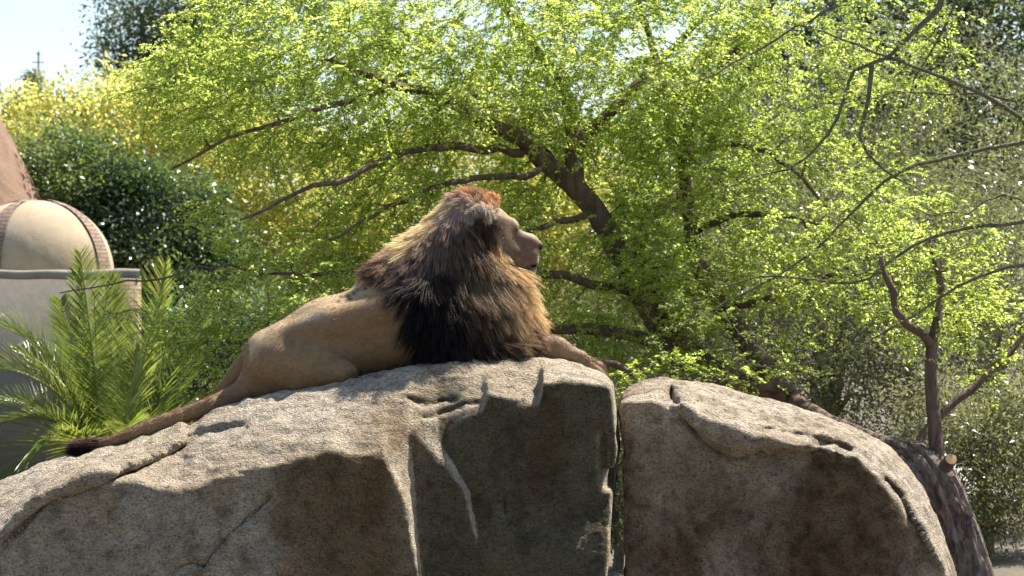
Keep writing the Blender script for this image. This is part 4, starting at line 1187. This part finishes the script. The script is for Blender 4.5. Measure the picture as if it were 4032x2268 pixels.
leafy_tree('evergreen_tree', 'dark glossy evergreen tree close behind the dome', foot(130, 15.4),
           [lobe(70, 190, 15.3, .75, .6, .7), lobe(110, 235, 15.1, .9, .6, .75), lobe(160, 225, 15.3, .75, .6, .7), lobe(195, 275, 15.1, .8, .6, .6), lobe(150, 290, 14.9, .9, .6, .7), lobe(45, 160, 15.5, .4, .5, .4), lobe(225, 315, 15.0, .6, .6, .6)],
           GLOSSY, GREYBARK, 33, 260, 50000, .072, .5, .16, .12, .9, tint=(.55, .34))
leafy_tree('tall_dark_tree', 'tall dark green tree against the sky behind the yellow tree', foot(180, 26),
           [lobe(138, 5, 26, .7, 1.0, 1.0), lobe(128, 62, 26, .45, .6, .6), lobe(195, 0, 26, .9, 1.2, 1.4), lobe(160, 50, 26, .8, 1.0, .9), lobe(220, 50, 26, 1.2, 1.2, 1.2), lobe(190, 130, 26, 1.2, 1.2, 1.5)],
           DARK, GREYBARK, 34, 300, 26000, .09, .45, .2, .22)
leafy_tree('far_tree', 'small far dark treetop beside the aerial mast', foot(34, 40),
           [lobe(33, 82, 40, .10, .1, .18), lobe(31, 94, 40, .3, .3, .3), lobe(36, 130, 40, .8, .6, .8)],
           DARK, GREYBARK, 35, 90, 6000, .10, .45, .09, .12)

# far aerial
def aerial():
    m, nt, b = mat_new('galvanised_steel'); b.inputs['Base Color'].default_value = (.22, .26, .30, 1); b.inputs['Metallic'].default_value = .4; b.inputs['Roughness'].default_value = .5
    d = 38.0; x = float(P(38.5, 60, d)[0])
    root = thing('aerial_mast', (x, d, 0), 'thin television aerial mast standing against the sky', 'aerial')
    ztop = float(P(38, 51, d)[2])
    v, q = tube([(x, d, -.1), (x, d, 3), (x, d, ztop)], [.03, .026, .02], 8); mesh_obj('mast', v, q, m, root)
    for py, hw in ((62.5, .13), (54, .05)):
        z = float(P(38, py, d)[2]); v, q = tube([(x - hw, d - .03, z), (x, d - .03, z), (x + hw, d - .03, z)], [.014] * 3, 6); mesh_obj('crossbar', v, q, m, root)
aerial()

# thicket on the right: grey-green shrubs with brown twigs, shaded by the acacias
GR = 'shrubs of the thicket behind the boulders'
for k, (px, y, lobes) in enumerate([
        (700, 9.0, [(660, 300, 9, .8, .6, .7), (730, 330, 9, .9, .6, .8), (690, 400, 8.6, 1.0, .6, .6), (620, 360, 9, .9, .6, .6), (650, 440, 8.6, .9, .6, .6)]),
        (830, 8.4, [(790, 290, 8.4, .9, .7, .8), (850, 250, 8.6, .9, .7, .8), (860, 330, 8.2, 1.0, .7, .7), (800, 380, 8.0, 1.0, .6, .6), (870, 400, 8.0, .9, .6, .5)]),
        (980, 8.8, [(940, 250, 8.8, 1.0, .8, .9), (1010, 300, 8.6, 1.0, .8, .9), (960, 350, 8.2, 1.0, .7, .7), (1030, 390, 8.2, .9, .7, .7), (1060, 260, 8.8, .8, .8, .9), (930, 430, 8.2, .8, .6, .5)]),
        (900, 12.5, [(840, 160, 12.5, 1.3, .9, 1.2), (920, 130, 12.6, 1.4, 1.0, 1.3), (1000, 170, 12.5, 1.3, .9, 1.2), (890, 220, 12, 1.5, .8, 1.0)]),
        (740, 12.0, [(720, 200, 12, 1.0, .8, .9), (760, 160, 12.2, .9, .8, .9), (690, 260, 12, 1.2, .8, .9), (770, 250, 12, 1.2, .8, .9)])]):
    leafy_tree('thicket_shrub', ['grey-green bushy shrub in the thicket right of the lion\'s paws', 'grey-green twiggy shrub behind the crest of the rounded boulder',
                                 'olive shrub behind the leaning trunk and its sawn stub', 'tall olive shrub at the back of the thicket below the thorn shoots',
                                 'pale olive shrub at the back, between the two acacia trunks'][k], foot(px, y), [lobe(*l) for l in lobes], OLIVE, DRYTWIG, 41 + k, 620, 26000, .055, .30, .15, .07, .2, GR, ns=5)

leafy_tree('thicket_shrub', 'low dense silvery shrub at the foot of the leaning trunk', foot(990, 6.2), [lobe(*l) for l in [(985, 470, 6.2, .5, .4, .45), (1020, 520, 6.0, .6, .4, .5), (975, 560, 5.8, .5, .4, .4), (1040, 440, 6.4, .6, .5, .5), (960, 420, 6.6, .5, .4, .4)]],
           OLIVE, DRYTWIG, 48, 200, 22000, .05, .32, .12, .05, .2, GR, ns=5, tint=(.62, .2))
leafy_tree('thicket_shrub', 'small grey-green shrub seen through the gap between the boulders', foot(617, 5.5), [lobe(*l) for l in [(600, 440, 5.5, .5, .4, .5), (630, 520, 5.4, .5, .4, .5), (618, 590, 5.3, .5, .4, .4)]],
           OLIVE, DRYTWIG, 49, 120, 11000, .05, .34, .12, .05, .2, GR, ns=5)
leafy_tree('leafy_shrub', 'leafy green shrub between the palm and the lion', foot(235, 9.0), [lobe(*l) for l in [(200, 360, 9.2, .6, .5, .6), (250, 350, 9, .7, .5, .6), (225, 410, 8.8, .7, .5, .5), (300, 370, 9, .7, .5, .6), (185, 440, 8.8, .6, .5, .5)]],
           GLOSSY, DRYTWIG, 50, 200, 24000, .055, .45, .13, .06, .3, None, ns=5, tint=(.62, .22))

# dark trees closing the far right
GR = 'dark trees behind the thicket'
for k, (px, y, lobes) in enumerate([
        (820, 20, [(780, 150, 20, 2.0, 1.2, 1.8), (850, 60, 20, 1.6, 1.2, 1.7), (880, 200, 20, 2.0, 1.2, 1.8)]),
        (1000, 19, [(960, 60, 19, 1.6, 1.2, 1.8), (1030, 80, 19, 1.6, 1.2, 2.0), (990, 190, 19, 1.8, 1.2, 1.8), (920, 0, 19, 1.4, 1.2, 1.4)]),
        (640, 21, [(610, 230, 21, 1.8, 1.2, 1.4), (690, 190, 21, 1.4, 1.2, 1.4), (650, 290, 21, 2.2, 1.2, 1.2)])]):
    leafy_tree('dark_tree', ['dark tree at the back showing between the leaning acacia and the thorn shoots', 'dark tree at the back beneath the thickest thorn branch', 'dark tree at the back in line with the lion\'s muzzle'][k],
               foot(px, y), [lobe(*l) for l in lobes], DARK, GREYBARK, 61 + k, 300, 26000, .11, .45, .28, .2, None, GR)

# --- date palm in front of the hut
def palm():
    g = np.random.default_rng(51); D = 7.6
    PALM = leaf_material('palm_leaflet', [(.07, .11, .03), (.11, .16, .035), (.16, .20, .05), (.28, .26, .10)],
                         [(.18, .27, .04), (.29, .38, .06), (.42, .48, .08), (.54, .50, .16)], .42, .27, .6)
    ST = bark_material('palm_stem', (.10, .065, .04), (.24, .17, .11), 10, .9, 1.0)
    RA, nt, b = mat_new('palm_rachis'); b.inputs['Base Color'].default_value = (.22, .24, .08, 1); b.inputs['Roughness'].default_value = .4
    base = P(112, 468, D)
    root = thing('date_palm', (float(base[0]), D, 0), 'young feathery date palm in front of the domed hut', 'palm')
    v, q = revolve([(.24, -.1), (.22, .15), (.20, .4), (.17, base[2] - .1), (.08, base[2] + .08), (.01, base[2] + .16)], 18, (base[0], D, 0.0))
    v = v + g.normal(size=v.shape) * .012
    mesh_obj('trunk', v, q, ST, root)
    F = [  # tip px,py,depth, control px,py,depth, leaflet length, roll
        (80, 252, 7.4, 92, 350, 7.5, .36), (166, 262, 7.9, 150, 350, 7.9, .36), (-2, 326, 7.2, 62, 340, 7.3, .36), (-30, 372, 7.0, 50, 350, 7.2, .36),
        (-25, 440, 6.9, 40, 388, 7.0, .34), (14, 480, 6.7, 50, 400, 6.9, .34), (140, 345, 7.0, 128, 400, 7.1, .30), (196, 352, 8.2, 172, 400, 8.0, .32),
        (215, 420, 7.6, 178, 392, 7.6, .30), (60, 300, 8.2, 82, 370, 8.0, .34), (20, 350, 8.3, 66, 370, 8.1, .34), (110, 275, 8.4, 112, 370, 8.1, .34),
        (178, 440, 7.0, 150, 410, 7.1, .28), (70, 470, 6.6, 84, 412, 6.8, .30), (-10, 405, 8.0, 48, 392, 7.8, .32), (134, 430, 6.7, 122, 420, 6.9, .24), (40, 500, 6.8, 70, 430, 6.9, .3),
        (210, 300, 8.5, 172, 370, 8.2, .32)]
    for (tx, ty, td, cx, cy, cd, ll) in F:
        a = base + g.normal(size=3) * .04; c = P(cx, cy, cd); t = P(tx, ty, td)
        s = np.linspace(0, 1, 40)[:, None]
        line = (1 - s) ** 2 * a + 2 * s * (1 - s) * c + s * s * t
        v, q = tube(line[::3], np.linspace(.02, .004, len(line[::3])), 5)
        fr = mesh_obj('frond', v, q, RA, root)
        k = 105; u = np.linspace(.12, .995, k); u = np.repeat(u, 2) + g.normal(size=2 * k) * .003; u = np.clip(u, .1, .999)
        x = u * 39; i = np.clip(x.astype(int), 0, 38); f = (x - i)[:, None]
        p = line[i] * (1 - f) + line[i + 1] * f; tg = nrmz(line[i + 1] - line[i])
        sd = np.where(np.arange(2 * k) % 2 == 0, 1, -1)[:, None]
        lat = nrmz(np.cross(tg, np.array([0, -.25, 1.0])))
        upv = np.cross(lat, tg)
        fw = (.55 + .7 * u)[:, None]
        d = nrmz(lat * sd * .8 + tg * fw + upv * (.35 + .25 * g.random((2 * k, 1))) + g.normal(size=(2 * k, 3)) * .07)
        L = ll * 1.3 * (np.sin(np.pi * np.clip(u * .86 + .12, 0, 1)) ** .6) * g.uniform(.85, 1.1, 2 * k)
        w_ = .013 * np.ones(2 * k); nr = nrmz(upv + lat * sd * .5 + g.normal(size=(2 * k, 3)) * .15)
        s_ = nrmz(np.cross(d, nr)); V = []
        for tt, ww in ((0, .5), (.3, 1), (.65, .8), (1, .06)):
            pc = p + d * (L * tt)[:, None] + np.array([0, 0, -1.0]) * (.10 * L * tt * tt)[:, None]
            V += [pc - s_ * (w_ * ww * .5)[:, None] + nr * .002, pc, pc + s_ * (w_ * ww * .5)[:, None] + nr * .002]
        V = np.stack(V, 1)
        off = (np.arange(2 * k) * 12)[:, None]
        Q = np.concatenate([off + np.array([[3 * r + cc, 3 * r + cc + 1, 3 * r + cc + 4, 3 * r + cc + 3]]) for r in range(3) for cc in (0, 1)])
        tn = np.repeat(np.clip(.45 + .2 * g.normal(size=2 * k) + .25 * (g.random() - .5), 0, 1), 12)
        mesh_obj('leaflets', V.reshape(-1, 3), Q, PALM, fr, smooth=False, attrs={'tint': tn})['kind'] = 'stuff'
palm()
